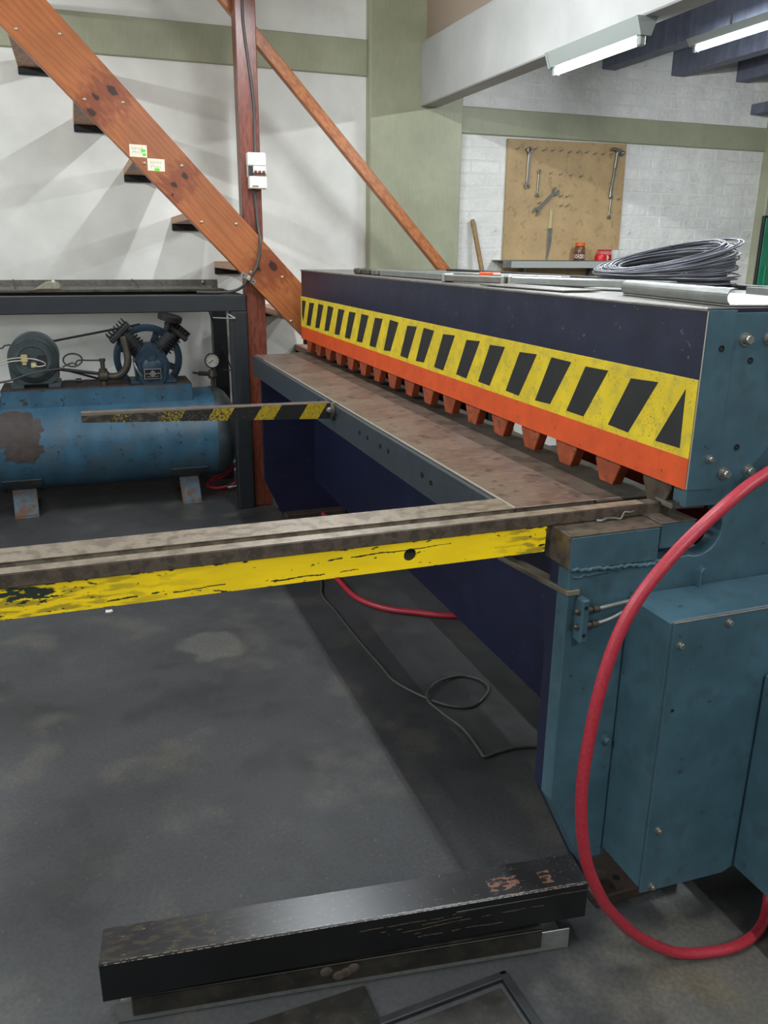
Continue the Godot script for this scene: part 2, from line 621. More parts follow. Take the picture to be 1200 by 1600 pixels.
	M.redwood = tmat(wood(Color(0.46, 0.24, 0.175), Color(0.34, 0.15, 0.11), 22.0, 0.7, 40), 0.35, 0.34, 0.0, false)
	M.railwood = tmat(wood(Color(0.63, 0.39, 0.22), Color(0.52, 0.27, 0.14), 22.0, 0.6, 140), 0.32, 0.4, 0.0, false)
	M.treadwood = tmat(wood(Color(0.72, 0.56, 0.45), Color(0.58, 0.42, 0.32), 18.0, 0.6, 240), 0.4, 0.55, 0.0, false)
	M.broom = tmat(wood(Color(0.62, 0.5, 0.33), Color(0.5, 0.38, 0.24), 12.0, 0.5, 340), 0.2, 0.6, 0.0, false)
	M.blockwood = tmat(wood(Color(0.36, 0.24, 0.18), Color(0.25, 0.16, 0.12), 14.0, 0.5, 90), 0.2, 0.7, 0.0, false)
	M.hardboard = tmat(tex(512, 512, func(x: int, y: int) -> Color:
		var col := Color(0.71, 0.595, 0.43) * (0.92 + 0.1 * s(NA, x, y) + 0.06 * s(NC, x, y))
		return col.lerp(Color(0.5, 0.44, 0.28), ss(0.6, 0.85, s(NB, x, y + 50)) * 0.4)), 0.9, 0.6)
	# compressor
	M.tank = tmat(tex(512, 512, func(x: int, y: int) -> Color:
		var a := s(NA, x, y)
		var b := s(NB, x, y)
		var c := s(NC, x, y)
		var col := Color(0.20, 0.335, 0.415) * (0.84 + 0.3 * s(NB, x, fold(y) >> 1))
		col = col.lerp(Color(0.27, 0.30, 0.31), ss(0.5, 0.75, a) * 0.5)
		if c * 0.6 + b * 0.42 > 0.715:
			col = col.lerp(Color(0.17, 0.15, 0.14), 0.85)
		return col), 1.3, 0.36)
	M.tankdark = tmat(paint(Color(0.21, 0.235, 0.24), Color(0.15, 0.13, 0.12), 0.74, Color(0.2, 0.27, 0.32), 0.7, 0.2, 12), 0.5, 0.42)
	M.pumpblue = tmat(paint(Color(0.15, 0.25, 0.32), Color(0.1, 0.1, 0.1), 0.76, Color(0.14, 0.17, 0.19), 0.6, 0.15, 88), 0.3, 0.4)
	M.castiron = tmat(paint(Color(0.135, 0.14, 0.145), Color(0.25, 0.2, 0.16), 0.8, Color(0.17, 0.155, 0.14), 0.6, 0.2, 66), 0.2, 0.55)
	M.motor = tmat(paint(Color(0.27, 0.32, 0.33), Color(0.18, 0.16, 0.15), 0.77, Color(0.22, 0.23, 0.22), 0.6, 0.15, 54), 0.3, 0.48)
	M.dirtytop = tmat(paint(Color(0.24, 0.2, 0.185), Color(0.33, 0.2, 0.16), 0.76, Color(0.17, 0.16, 0.16), 0.6, 0.2, 99), 0.3, 0.7)
	M.legpaint = tmat(tex(256, 256, func(x: int, y: int) -> Color:
		var col := Color(0.29, 0.37, 0.42) * (0.9 + 0.2 * s(NB, x * 2, y * 2))
		return col.lerp(Color(0.38, 0.24, 0.15), ss(0.42, 0.66, s(NA, x * 2, y * 2) * 0.7 + s(NC, x * 2, y * 2) * 0.35)))
		, 0.25, 0.6)
	M.rubber = mat(Color(0.075, 0.075, 0.075), 0.6)
	M.brass = tmat(paint(Color(0.3, 0.28, 0.24), Color(0.4, 0.34, 0.22), 0.76, Color(0.2, 0.19, 0.17), 0.6, 0.2, 5), 0.1, 0.45, 0.4)
	M.cream = mat(Color(0.74, 0.68, 0.5), 0.5)
	M.wire = mat(Color(0.46, 0.46, 0.49), 0.4, 0.5)
	M.white = tmat(paint(Color(0.87, 0.85, 0.8), Color(0.7, 0.66, 0.6), 0.84, Color(0.75, 0.72, 0.65), 0.5, 0.06, 2), 0.2, 0.42)
	M.olive = tmat(paint(Color(0.42, 0.39, 0.33), Color(0.3, 0.26, 0.2), 0.8, Color(0.35, 0.32, 0.27), 0.5, 0.12, 37), 0.3, 0.5, 0.2)
	M.oldplate = tmat(paint(Color(0.165, 0.155, 0.135), Color(0.27, 0.24, 0.19), 0.75, Color(0.22, 0.2, 0.165), 0.7, 0.25, 77), 0.35, 0.45, 0.2)
	M.brightbolt = mat(Color(0.66, 0.6, 0.5), 0.4, 0.5)
	M.fitting = mat(Color(0.56, 0.58, 0.56), 0.5)
	M.red = tmat(paint(Color(0.63, 0.13, 0.19), Color(0.76, 0.36, 0.40), 0.66, Color(0.5, 0.09, 0.13), 0.5, 0.12, 31), 0.05, 0.42)
	M.cable = mat(Color(0.24, 0.23, 0.215), 0.5)
	M.glass = mat(Color(0.9, 0.95, 0.95, 0.22), 0.05)
	M.glass.transparency = BaseMaterial3D.TRANSPARENCY_ALPHA
	M.tubeglow = mat(Color(0.95, 0.97, 1.0), 0.4)
	M.tubeglow.emission_enabled = true
	M.tubeglow.emission = Color(0.90, 0.96, 1.0)
	M.tubeglow.emission_energy_multiplier = 2.0
	M.green = tmat(paint(Color(0.10, 0.50, 0.36), Color(0.3, 0.5, 0.42), 0.88, Color(0.08, 0.42, 0.3), 0.4, 0.06, 14), 0.8, 0.4)


func floor_tex() -> ImageTexture:
	# 5.2 m of floor: grey paint, worn clouds, bare concrete in the two places where people stand
	var S := 1536
	var d := PackedByteArray()
	d.resize(S * S * 3)
	var i := 0
	for y in S:
		var r1 := ((y * 2 / 3) & 511) * N
		var r2 := (y & 511) * N
		var r0 := (y / 3) * N
		var z := y * 5.2 / S - 5.2
		for x in S:
			var a := NA[r0 + x / 3] / 255.0
			var b := NB[r1 + ((x * 2 / 3) & 511)] / 255.0
			var c := NC[r2 + (x & 511)] / 255.0
			var e := ND[r2 + ((x + 137) & 511)] / 255.0
			var a2 := NA[r2 + (x & 511)] / 255.0
			var v := 0.230 * (0.84 + 0.3 * a)
			var warm := ss(0.5, 0.8, a2 * 0.55 + b * 0.5) * 0.75
			var wx := x * 5.2 / S
			var p1 := Vector2((wx - 1.12) / 0.30, (z + 0.98) / 0.20).length()
			var p2 := Vector2((wx - 0.34) / 0.11, (z + 2.82) / 0.10).length()
			var bare := ss(1.25, 0.6, p1 + (b - 0.5) * 1.3) * 0.85
			bare = maxf(bare, ss(1.2, 0.7, p2 + (b - 0.5) * 1.4) * 0.6)
			v = lerpf(v, 0.135, ss(0.55, 0.8, b * 0.55 + (1.0 - a) * 0.45) * 0.5)
			v = lerpf(v, 0.295, warm)
			v = lerpf(v, 0.37, bare)
			v *= 0.88 + 0.24 * e
			if e * 0.62 + c * 0.4 > 0.85:
				v = lerpf(v, 0.44, 0.6)
			var w := (warm + bare) * 0.05
			d[i] = clampi(int(v * (1.0 + w) * 255.0), 0, 255)
			d[i + 1] = clampi(int(v * 255.0), 0, 255)
			d[i + 2] = clampi(int(v * (1.015 - w * 2.0) * 255.0), 0, 255)
			i += 3
	return ImageTexture.create_from_image(Image.create_from_data(S, S, false, Image.FORMAT_RGB8, d))


func stringer_tex() -> ImageTexture:
	# u runs down the board, v across it from the upper edge; knots where the board has them
	var knots := [[0.461, 0.615, 0.006], [0.472, 0.273, 0.010], [0.473, 0.90, 0.0085], [0.646, 0.38, 0.0075], [0.6428, 0.684, 0.0075], [0.655, 0.86, 0.004], [0.853, 0.596, 0.0055], [0.868, 0.302, 0.011]]
	return tex(1024, 128, func(x: int, y: int) -> Color:
		var u := x / 1023.0
		var v := y / 127.0
		var bend := 0.0
		var kn := 0.0
		var halo := 0.0
		for k in knots:
			var du: float = (u - k[0] + 0.010 * (s(NB, x * 2, y * 3) - 0.5)) / k[2]
			var dv: float = (v - k[1]) * 0.115 / k[2]
			var d: float = sqrt(du * du + dv * dv)
			bend += exp(-d * 0.45) * 2.2
			kn = maxf(kn, ss(1.0, 0.72, d + 0.25 * (s(NC, x * 4, y * 4) - 0.5)))
			halo = maxf(halo, ss(5.2, 0.8, sqrt(du * du + dv * dv * 0.35) + 5.0 * (s(NB, x * 2, y * 3 + 40) - 0.5)))
		var g := 0.5 + 0.5 * sin(v * 46.0 + s(NA, x >> 2, y * 2) * 12.0 + bend * 3.0)
		var f := s(NC, x >> 2, y * 4)
		var col := Color(0.595, 0.355, 0.20).lerp(Color(0.525, 0.28, 0.145), clampf(g * 0.55 + (f - 0.5) * 0.5, 0.0, 1.0))
		col *= 0.92 + 0.16 * s(NA, x, y)
		col = col.lerp(Color(0.42, 0.19, 0.10), halo * 0.68)
		return col.lerp(Color(0.16, 0.075, 0.045), kn * 0.85))


# ---------------------------------------------------------------- the room
func build_room() -> void:
	var st := mb()
	bb(st, -3.7, 6.9, -0.15, 0.0, -5.6, 3.4, 0.0)
	struct("floor", st, M.floor)
	st = mb()
	bb(st, -3.7, 6.9, 0.0, 3.1, -5.6, -5.35, 0.0)
	var wall := struct("wall_back", st, M.plaster)
	build_bricks(wall)
	st = mb()
	bb(st, -3.7, -3.5, 0.0, 3.1, -5.35, 3.4, 0.0)
	struct("wall_left", st, M.plaster)
	st = mb()
	bb(st, 6.7, 6.9, 0.0, 3.1, -5.35, 3.4, 0.0)
	struct("wall_right", st, M.plaster)
	st = mb()
	bb(st, -3.5, 6.7, 0.0, 3.1, 3.2, 3.4, 0.0)
	struct("wall_front", st, M.plaster)
	st = mb()
	bb(st, -3.5, 6.7, 2.95, 3.1, -5.35, 3.2, 0.0)
	struct("ceiling", st, M.beamwhite)
	st = mb()
	bb(st, 2.26, 6.7, 2.775, 2.95, -5.35, 3.2, 0.0)
	struct("ceiling_boards", st, M.slate)
	# green painted pillar and beams against the wall
	st = mb()
	bb(st, 1.805, 2.437, 0.0, 2.95, -5.36, -5.27, 0.006)
	struct("pillar", st, M.sage)
	st = mb()
	bb(st, 4.985, 5.5, 0.0, 2.775, -5.36, -5.25, 0.006)
	struct("pillar", st, M.sage)
	st = mb()
	bb(st, -3.5, 1.806, 2.448, 2.648, -5.36, -5.325, 0.005)
	struct("trim_1", st, M.sage)
	st = mb()
	bb(st, 2.436, 4.99, 2.160, 2.322, -5.36, -5.332, 0.006)
	struct("trim_2", st, M.sage)
	# white overhead beam with a recessed strip above it
	st = mb()
	bb(st, 2.14, 2.262, 2.29, 2.655, -5.272, 3.2, 0.006)
	struct("overhead_beam", st, M.beamwhite)
	st = mb()
	bb(st, 2.17, 2.262, 2.655, 2.95, -5.272, 3.2, 0.004)
	struct("overhead_beam_strip", st, M.ceil_beige)
	for x in [3.5, 4.07, 4.64, 5.4, 6.1]:
		st = mb()
		bb(st, x, x + 0.11, 2.612, 2.776, -5.35, 3.2, 0.004)
		struct("ceiling_joist", st, M.slate)
	st = mb()
	bb(st, 4.81, 4.93, 2.405, 2.475, -5.35, 3.2, 0.004)
	struct("ceiling_rail", st, M.slate)


func build_bricks(wall: Node3D) -> void:
	var full := mb()
	bx(full, Vector3.ZERO, Vector3(0.214, 0.073, 0.02), 0.0035)
	var half := mb()
	bx(half, Vector3.ZERO, Vector3(0.103, 0.073, 0.02), 0.0035)
	var fm := full.commit()
	var hm := half.commit()
	for zone in [[1.20, 12], [2.325, 6]]:
		for r in zone[1]:
			var y: float = zone[0] + 0.04 + r * 0.08
			var x := 2.44
			var first := true
			while x < 4.97:
				var short: bool = first and r % 2 == 1
				var w := 0.101 if short else 0.212
				if x + w > 4.99:
					w = 0.101
					short = true
					if x + w > 4.99:
						break
				var o := MeshInstance3D.new()
				o.name = "brick"
				o.mesh = hm if short else fm
				o.material_override = M.brickwhite
				o.position = Vector3(x + w / 2, y, -5.3587 + rng.randf_range(-0.0008, 0.0009))
				o.rotation = Vector3(0, 0, rng.randf_range(-0.004, 0.004))
				wall.add_child(o, true)
				x += w + 0.0095
				first = false


# ---------------------------------------------------------------- lamps
func build_lamps() -> void:
	var says := [
		"short fluorescent batten with a glowing tube under the white overhead beam",
		"long glowing fluorescent tube under the dark ceiling joists",
		"ceiling fluorescent batten above the far end of the shear and the wooden post",
		"ceiling fluorescent batten above the near end of the shear table",
		"ceiling fluorescent batten behind the viewer in line with the shear table",
		"ceiling fluorescent batten at the left side in front of the viewer",
		"ceiling fluorescent batten at the far left above the bench frame",
		"long fluorescent batten under the dark ceiling joists right of the viewer"]
	for i in LAMPS.size():
		var L: Array = LAMPS[i]
		var at := Vector3(L[0], L[1], L[2])
		var hl: float = L[3] / 2
		var top := 2.95
		if i == 0:
			top = 2.29
		elif i == 1 or i == 7:
			top = 2.612
		var t := thing("fluorescent_light", says[i], "light", at, "fluorescent lights")
		var up := top - at.y
		var bt := mb()
		# reflector body, narrower at the foot
		var y0 := 0.017
		var y1 := minf(up, 0.078)
		if i == 1 or i == 7:
			y1 = minf(up, 0.05)
		prism(bt, V2([[-0.022, y0], [0.022, y0], [0.045, y1], [-0.045, y1]]), -hl - 0.03, hl + 0.03, Transform3D(), 0.0)
		obj("body", bt, M.fitting, t)
		if up > 0.09:
			for e in [-0.6, 0.6]:
				var hg := mb()
				rod(hg, Vector3(0, y1, hl * e), Vector3(0, up, hl * e), 0.006, 8)
				obj("hanger", hg, M.zinc, t)
		for e in [-1.0, 1.0]:
			var cp := mb()
			prism(cp, V2([[-0.024, y0 - 0.004], [0.024, y0 - 0.004], [0.048, y1], [-0.048, y1]]), e * (hl + 0.03), e * (hl + 0.045), Transform3D(), 0.0)
			bx(cp, Vector3(0, 0.002, e * (hl + 0.014)), Vector3(0.03, 0.044, 0.026), 0.005)
			obj("end_cap", cp, M.fitting, t)
		var tb := mb()
		rod(tb, Vector3(0, 0, -hl), Vector3(0, 0, hl), 0.016, 16)
		obj("tube", tb, M.tubeglow, t)
		for sd in [-1.0, 1.0]:
			# a tube shines to both sides: one strip turned each way
			var a := AreaLight3D.new()
			a.name = "tube_light"
			a.area_size = Vector2(0.024, L[3])
			a.light_color = Color(0.95, 0.98, 1.0)
			a.light_energy = L[4] * 0.5
			a.area_range = 14.0
			a.shadow_enabled = true
			var B := Basis(Vector3(0, 0, 1), sd * deg_to_rad(52.0)) * Basis(Vector3.RIGHT, -PI / 2)
			a.transform = Transform3D(B, -B.z * 0.019)
			t.add_child(a, true)


# ---------------------------------------------------------------- the shear
func build_shear() -> void:
	var t := thing("guillotine_shear", "long navy, blue and orange guillotine shear with a hazard striped beam", "machine")
	var st := mb()
	# upper beam
	prism(st, V2([[1.083, 0.978], [1.083, 1.318], [1.088, 1.323], [1.83, 1.323], [1.83, 1.24], [1.30, 1.20], [1.13, 1.03], [1.13, 0.978]]), 4.262, 1.262, Transform3D(Basis(Vector3.RIGHT, Vector3.UP, Vector3(0, 0, -1)), Vector3(0, 0, 0.0155)))
	var beam := obj("upper_beam", st, M.navy, t)
	st = mb()
	bb(st, 1.083, 1.83, 1.3225, 1.3255, -4.262, -1.2465, 0.001)
	obj("top_plate", st, M.greysteel, beam)
	st = mb()
	bb(st, 1.0815, 1.0875, 1.3185, 1.3242, -4.262, -1.2465, 0.001)
	obj("worn_edge", st, M.greysteel, beam)
	st = mb()
	bb(st, 1.0817, 1.084, 1.0405, 1.193, -4.2615, -1.2465, 0.0002)
	obj("yellow_band", st, M.yellow, beam)
	st = mb()
	bb(st, 1.0815, 1.084, 0.978, 1.0405, -4.2615, -1.2465, 0.0002)
	obj("orange_band", st, M.orange, beam)
	# black hazard stripes, front face looks along -x
	var F := Transform3D(Basis(Vector3(0, 0, 1), Vector3.UP, Vector3(-1, 0, 0)), Vector3(1.0817, 0, 0))
	var tops := [-1.449, -1.621, -1.771, -1.931, -2.103, -2.257, -2.431, -2.593, -2.744, -2.922, -3.091, -3.258, -3.425, -3.584, -3.752, -3.918, -4.086]
	for z in tops:
		var j := rng.randf_range(-0.004, 0.004)
		st = mb()
		prism(st, V2([[z, 1.172 + j], [z + 0.089, 1.173], [z + 0.008, 1.057 + j], [z - 0.066, 1.056]]), 0.0, 0.0006, F)
		obj("hazard_stripe", st, M.stripe, beam)
	st = mb()
	prism(st, V2([[-1.277, 1.172], [-1.274, 1.056], [-1.350, 1.055]]), 0.0, 0.0006, F)
	obj("hazard_stripe", st, M.stripe, beam)
	st = mb()
	prism(st, V2([[-4.235, 1.173], [-4.158, 1.175], [-4.215, 1.07], [-4.24, 1.10]]), 0.0, 0.0006, F)
	obj("hazard_stripe", st, M.stripe, beam)
	# hold-down feet under the beam
	var z0 := -1.352
	for k in 17:
		var zc := z0 - k * 0.1765
		st = mb()
		prism(st, V2([[zc - 0.05, 0.99], [zc + 0.05, 0.99], [zc + 0.047, 0.962], [zc + 0.025, 0.917], [zc - 0.025, 0.917], [zc - 0.047, 0.962]]), -0.026, 0.0, Transform3D(F.basis, Vector3(1.099, 0, 0)), 0.002)
		var foot := obj("hold_down_foot", st, M.tooth if k > 0 else M.bedsteel, t)
		if k == 0:
			foot.set_meta("label", "bare steel hold-down foot")
	# blade and its carrier behind the feet
	st = mb()
	bb(st, 1.155, 1.175, 0.962, 1.04, -4.24, -1.33, 0.002)
	obj("upper_blade", st, M.barsteel, t)
	st = mb()
	bb(st, 1.171, 1.20, 0.868, 0.9046, -4.2, -1.40, 0.002)
	obj("lower_blade", st, M.brightedge, t)
	# table
	st = mb()
	bb(st, 0.8253, 1.02, 0.868, 0.905, -4.225, -1.451, 0.0015)
	var table := obj("table_plate", st, M.steel, t)
	st = mb()
	bb(st, 1.0215, 1.17, 0.868, 0.9045, -4.27, -1.44, 0.0012)
	obj("bed_plate", st, M.bedsteel, t)
	st = mb()
	bb(st, 0.8225, 0.8275, 0.9015, 0.9058, -4.0, -1.455, 0.001)
	obj("worn_edge", st, M.brightedge, table)
	st = mb()
	bb(st, 0.81, 0.8253, 0.803, 0.9, -4.23, -1.53, 0.0015)
	var apron := obj("table_apron", st, M.apron, t)
	for p in [[-2.72, 0.872], [-2.46, 0.86], [-2.38, 0.86], [-2.26, 0.86], [-2.19, 0.86], [-1.93, 0.855], [-1.87, 0.85], [-1.62, 0.845], [-2.95, 0.88]]:
		st = mb()
		lathe(st, [[0.0075, 0.0], [0.0075, 0.002], [0.005, 0.0022], [0.0, -0.001]], along(Vector3(0.8098, p[1], p[0]), Vector3.LEFT), 10)
		obj("bolt_hole", st, M.hole, apron)
	# near and far side frames: C-shaped plates
	var arc := [[0.843, 0.83], [1.10, 0.83]]
	for k in 17:
		var a := deg_to_rad(-110.0 + k * 200.0 / 16.0)
		arc.append([1.145 + 0.057 * cos(a), 0.885 + 0.057 * sin(a)])
	arc.append_array([[1.10, 0.942], [1.10, 1.318], [1.95, 1.318], [1.95, 0.0], [1.45, 0.0], [1.40, 0.125], [0.93, 0.125], [0.843, 0.307]])
	st = mb()
	prism(st, V2(arc), -1.298, -1.26, Transform3D(), 0.002)
	var side := obj("side_frame", st, M.blue, t)
	st = mb()
	prism(st, V2([[1.088, 0.942], [1.175, 0.94], [1.515, 1.316], [1.088, 1.316]]), -1.262, -1.2455, Transform3D(), 0.001)
	var jaw := obj("jaw_plate", st, M.blue, side)
	st = mb()
	prism(st, V2([[1.083, 0.977], [1.148, 0.974], [1.153, 0.98], [1.151, 1.321], [1.086, 1.322]]), -1.2465, -1.2435, Transform3D(), 0.001)
	obj("end_plate", st, M.blue, side)
	st = mb()
	bb(st, 1.0828, 1.0848, 0.978, 1.32, -1.2455, -1.2428, 0.0006)
	obj("worn_edge", st, M.brightedge, side)
	for p in [[1.177, 1.267, 0.0095, 0.017], [1.235, 1.267, 0.009, 0.016], [1.129, 1.038, 0.006, 0.01], [1.169, 1.006, 0.009, 0.017], [1.232, 1.006, 0.009, 0.014]]:
		st = mb()
		bolt(st, Vector3(p[0], p[1], -1.2455 if p[0] > 1.15 else -1.2435), Vector3(0, 0.0, 1), p[2], p[3])
		obj("hex_bolt", st, M.chrome, side)
	for p in [[1.124, 1.251, -1.2433], [1.198, 1.226, -1.2453], [1.195, 1.056, -1.2453]]:
		st = mb()
		lathe(st, [[0.0065, 0.0], [0.0065, 0.0012], [0.004, 0.0012], [0.0, -0.001]], along(Vector3(p[0], p[1], p[2]), Vector3(0, 0, 1)), 12)
		obj("bolt_hole", st, M.hole, side)
	st = mb()
	prism(st, V2([[0.862, 0.83], [1.95, 0.83], [1.95, 1.3], [1.95, 0.0], [1.0, 0.0], [0.95, 0.02], [0.862, 0.215]]), -4.30, -4.262, Transform3D(), 0.0)
	prism(st, V2([[1.10, 0.945], [1.95, 0.945], [1.95, 1.318], [1.10, 1.318]]), -4.30, -4.262, Transform3D(), 0.0)
	bb(st, 1.3, 1.95, 0.82, 0.95, -4.30, -4.262, 0.001)
	obj("side_frame", st, M.navyskirt, t)
	# bracket that carries the squaring arm on the near frame
	st = mb()
	bb(st, 0.838, 1.052, 0.899, 0.905, -1.348, -1.2585, 0.002)
	bb(st, 0.838, 0.848, 0.835, 0.902, -1.345, -1.2585, 0.002)
	var br := obj("arm_bracket", st, M.barsteel, t)
	st = mb()
	bb(st, 0.8405, 1.045, 0.832, 0.900, -1.262, -1.2575, 0.001)
	obj("bracket_face", st, M.blue, br)
	st = mb()
	var wp := []
	for k in 30:
		wp.append(Vector3(0.845 + k * 0.0068, 0.834 - k * 0.0004 + rng.randf_range(-0.0025, 0.0025), -1.2585))
	tube(st, smooth_path(wp, 2), 0.0045, 6)
	wp = []
	for k in 22:
		wp.append(Vector3(0.852 + k * 0.008, 0.817 + k * 0.0004 + rng.randf_range(-0.003, 0.003), -1.2605))
	tube(st, smooth_path(wp, 2), 0.0035, 6)
	obj("weld_bead", st, M.blue, br)
	st = mb()
	var sp := []
	for k in 9:
		sp.append(Vector3(0.935 + k * 0.011, 0.9065 + rng.randf_range(0.0, 0.003) + (0.010 if k > 5 else 0.0), -1.317 + rng.randf_range(-0.003, 0.003)))
	tube(st, smooth_path(sp, 4), 0.0035, 6, 0.002)
	obj("weld_bead", st, M.greysteel, br)
	st = mb()
	bb(st, 1.049, 1.132, 0.853, 0.906, -1.33, -1.259, 0.002)
	var pk := obj("packing_block", st, M.blue, t)
	st = mb()
	bb(st, 1.049, 1.134, 0.9055, 0.9085, -1.345, -1.2585, 0.001)
	obj("block_top", st, M.barsteel, pk)
	st = mb()
	bx(st, Vector3(1.135, 0.927, -1.318), Vector3(0.085, 0.012, 0.055), 0.002, Basis(Vector3(0, 0, 1), -0.06))
	obj("packing_plate", st, M.greysteel, t)
	# squaring arm: flat rail, square bar and painted plate
	st = mb()
	bb(st, -0.75, 0.8245, 0.868, 0.905, -1.528, -1.451, 0.002)
	var arm := obj("squaring_arm", st, M.arm, t)
	st = mb()
	bb(st, -0.75, 1.10, 0.9035, 0.9055, -1.4535, -1.4495, 0.0008)
	obj("worn_edge", st, M.arm, arm)
	st = mb()
	bb(st, -0.75, 1.113, 0.9055, 0.931, -1.351, -1.322, 0.002)
	obj("square_bar", st, M.barsteel, arm)
	st = mb()
	bb(st, -0.75, 1.05, 0.9306, 0.9315, -1.350, -1.3225, 0.0003)
	obj("worn_top", st, M.arm, arm)
	st = mb()
	bb(st, -0.75, 0.826, 0.862, 0.882, -1.452, -1.332, 0.002)
	obj("web", st, M.dark, arm)
	# the yellow plate has one round hole near its right end
	st = mb()
	uvr = [-0.66, 0.906, 1.488, 0.056]
	prism(st, V2([[-0.75, 0.852], [0.523, 0.852], [0.523, 0.905], [-0.75, 0.905]]), -1.331, -1.325, Transform3D(), 0.0)
	prism(st, V2([[0.549, 0.852], [0.824, 0.852], [0.826, 0.905], [0.549, 0.905]]), -1.331, -1.325, Transform3D(), 0.0)
	var upper := [[0.523, 0.905]]
	var lower := [[0.523, 0.852]]
	for k in 13:
		var a := PI - PI * k / 12.0
		upper.append([0.536 + 0.013 * cos(a), 0.879 + 0.013 * sin(a)])
		lower.append([0.536 + 0.013 * cos(a), 0.879 - 0.013 * sin(a)])
	upper.append([0.549, 0.905])
	lower.append([0.549, 0.852])
	prism(st, V2(upper), -1.331, -1.325, Transform3D(), 0.0)
	prism(st, V2(lower), -1.331, -1.325, Transform3D(), 0.0)
	var yp := obj("yellow_plate", st, M.yellowplate, arm)
	st = mb()
	lathe(st, [[0.0129, 0.0], [0.0129, 0.002], [0.0, 0.002]], along(Vector3(0.536, 0.879, -1.3345), Vector3(0, 0, 1)), 16)
	obj("round_hole", st, M.hole, yp)
	# striped sheet support that sticks out of the table
	st = mb()
	uvr = [-0.03, 0.918, 0.845, 0.065]
	prism(st, V2([[-0.03, 0.888], [0.80, 0.853], [0.80, 0.908], [-0.03, 0.917]]), -2.752, -2.744, Transform3D(), 0.0)
	var sup := obj("sheet_support", st, M.supportbar, t)
	st = mb()
	bar(st, Vector3(-0.03, 0.9165, -2.766), Vector3(0.812, 0.9075, -2.766), 0.042, 0.004, 0.001)
	obj("top_flange", st, M.barsteel, sup)
	st = mb()
	bb(st, 0.796, 0.811, 0.848, 0.912, -2.80, -2.735, 0.003)
	obj("end_pad", st, M.supportbar, sup)
	st = mb()
	bolt(st, Vector3(0.79, 0.885, -2.744), Vector3(0, 0, 1), 0.008, 0.012)
	obj("hex_bolt", st, M.chrome, sup)
	# skirt between the frames
	st = mb()
	bb(st, 1.14, 1.152, 0.195, 0.868, -4.262, -1.298, 0.002)
	obj("front_skirt", st, M.navyskirt, t)
	st = mb()
	bb(st, 0.846, 0.852, 0.31, 0.835, -1.335, -1.298, 0.002)
	bar(st, Vector3(0.849, 0.31, -1.316), Vector3(0.985, 0.02, -1.316), 0.006, 0.037, 0.002, Vector3(0, 0, 1))
	obj("frame_edge_flange", st, M.navyskirt, t)
	st = mb()
	bar(st, Vector3(0.852, 0.787, -1.253), Vector3(0.862, 0.752, -1.56), 0.030, 0.012)
	var rail := obj("guide_strip", st, M.olive, t)
	st = mb()
	lathe(st, [[0.0035, 0.0], [0.0035, 0.001], [0.0, 0.001]], along(Vector3(0.852, 0.7922, -1.262), Vector3.UP), 10)
	lathe(st, [[0.002, 0.0], [0.002, 0.001], [0.0, 0.001]], along(Vector3(0.853, 0.7908, -1.274), Vector3.UP), 10)
	obj("bolt_hole", st, M.hole, rail)
	# feet
	st = mb()
	bb(st, 0.972, 1.2, 0.0, 0.028, -1.36, -1.235, 0.004)
	var ft := obj("foot_plate", st, M.rustfoot, t)
	st = mb()
	bb(st, 1.10, 1.13, 0.026, 0.2, -1.36, -1.30, 0.002)
	obj("foot_rib", st, M.blue, ft)
	st = mb()
	lathe(st, [[0.009, 0.0], [0.009, 0.0012], [0.0, 0.001]], along(Vector3(1.052, 0.0275, -1.247 - 0.03), Vector3.UP), 12)
	obj("bolt_hole", st, M.hole, ft)
	st = mb()
	bb(st, 0.96, 1.3, 0.0, 0.03, -4.33, -4.2, 0.004)
	obj("foot_plate", st, M.rustfoot, t)
	# pipe fitting on the near frame
	st = mb()
	bb(st, 0.862, 0.878, 0.685, 0.778, -1.262, -1.232, 0.003)
	var fit := obj("grease_manifold", st, M.blue, t)
	st = mb()
	for y in [0.762, 0.703]:
		lathe(st, [[0.004, 0.0], [0.004, 0.001], [0.0, 0.0]], along(Vector3(0.869, y, -1.2318), Vector3(0, 0, 1)), 10)
	obj("bolt_hole", st, M.hole, fit)
	for y in [0.750, 0.718]:
		st = mb()
		lathe(st, [[0.0075, 0.0], [0.0075, 0.012], [0.0055, 0.014], [0.0085, 0.016], [0.0085, 0.028], [0.006, 0.031], [0.0, 0.031]], along(Vector3(0.878, y, -1.245), Vector3.RIGHT), 6, 5.0)
		lathe(st, [[0.0065, 0.0], [0.0065, 0.006], [0.004, 0.009], [0.0, 0.009]], along(Vector3(0.862, y, -1.245), Vector3.LEFT), 6, 5.0)
		obj("pipe_nut", st, M.brass, fit)
		st = mb()
		tube(st, smooth_path([Vector3(0.905, y, -1.245), Vector3(0.94, y + (0.004 if y > 0.73 else 0.008), -1.243), Vector3(0.99, y + (0.006 if y > 0.73 else 0.022), -1.247), Vector3(1.03, y + 0.01, -1.25)], 5), 0.0045, 8)
		obj("pipe", st, M.zinc, fit)
	# covers on the near frame
	st = mb()
	bb(st, 0.985, 1.6, 0.147, 0.764, -1.26, -1.121, 0.006)
	var box := obj("drive_cover", st, M.blue, t)
	st = mb()
	prism(st, V2([[0.986, 0.143], [1.20, 0.134], [1.26, 0.16], [1.6, 0.16], [1.6, 0.763], [0.986, 0.763]]), -1.1215, -1.116, Transform3D(), 0.001)
	obj("cover_plate", st, M.blue, box)
	st = mb()
	bb(st, 0.985, 1.6, 0.761, 0.7645, -1.1225, -1.1155, 0.001)
	obj("worn_edge", st, M.greysteel, box)
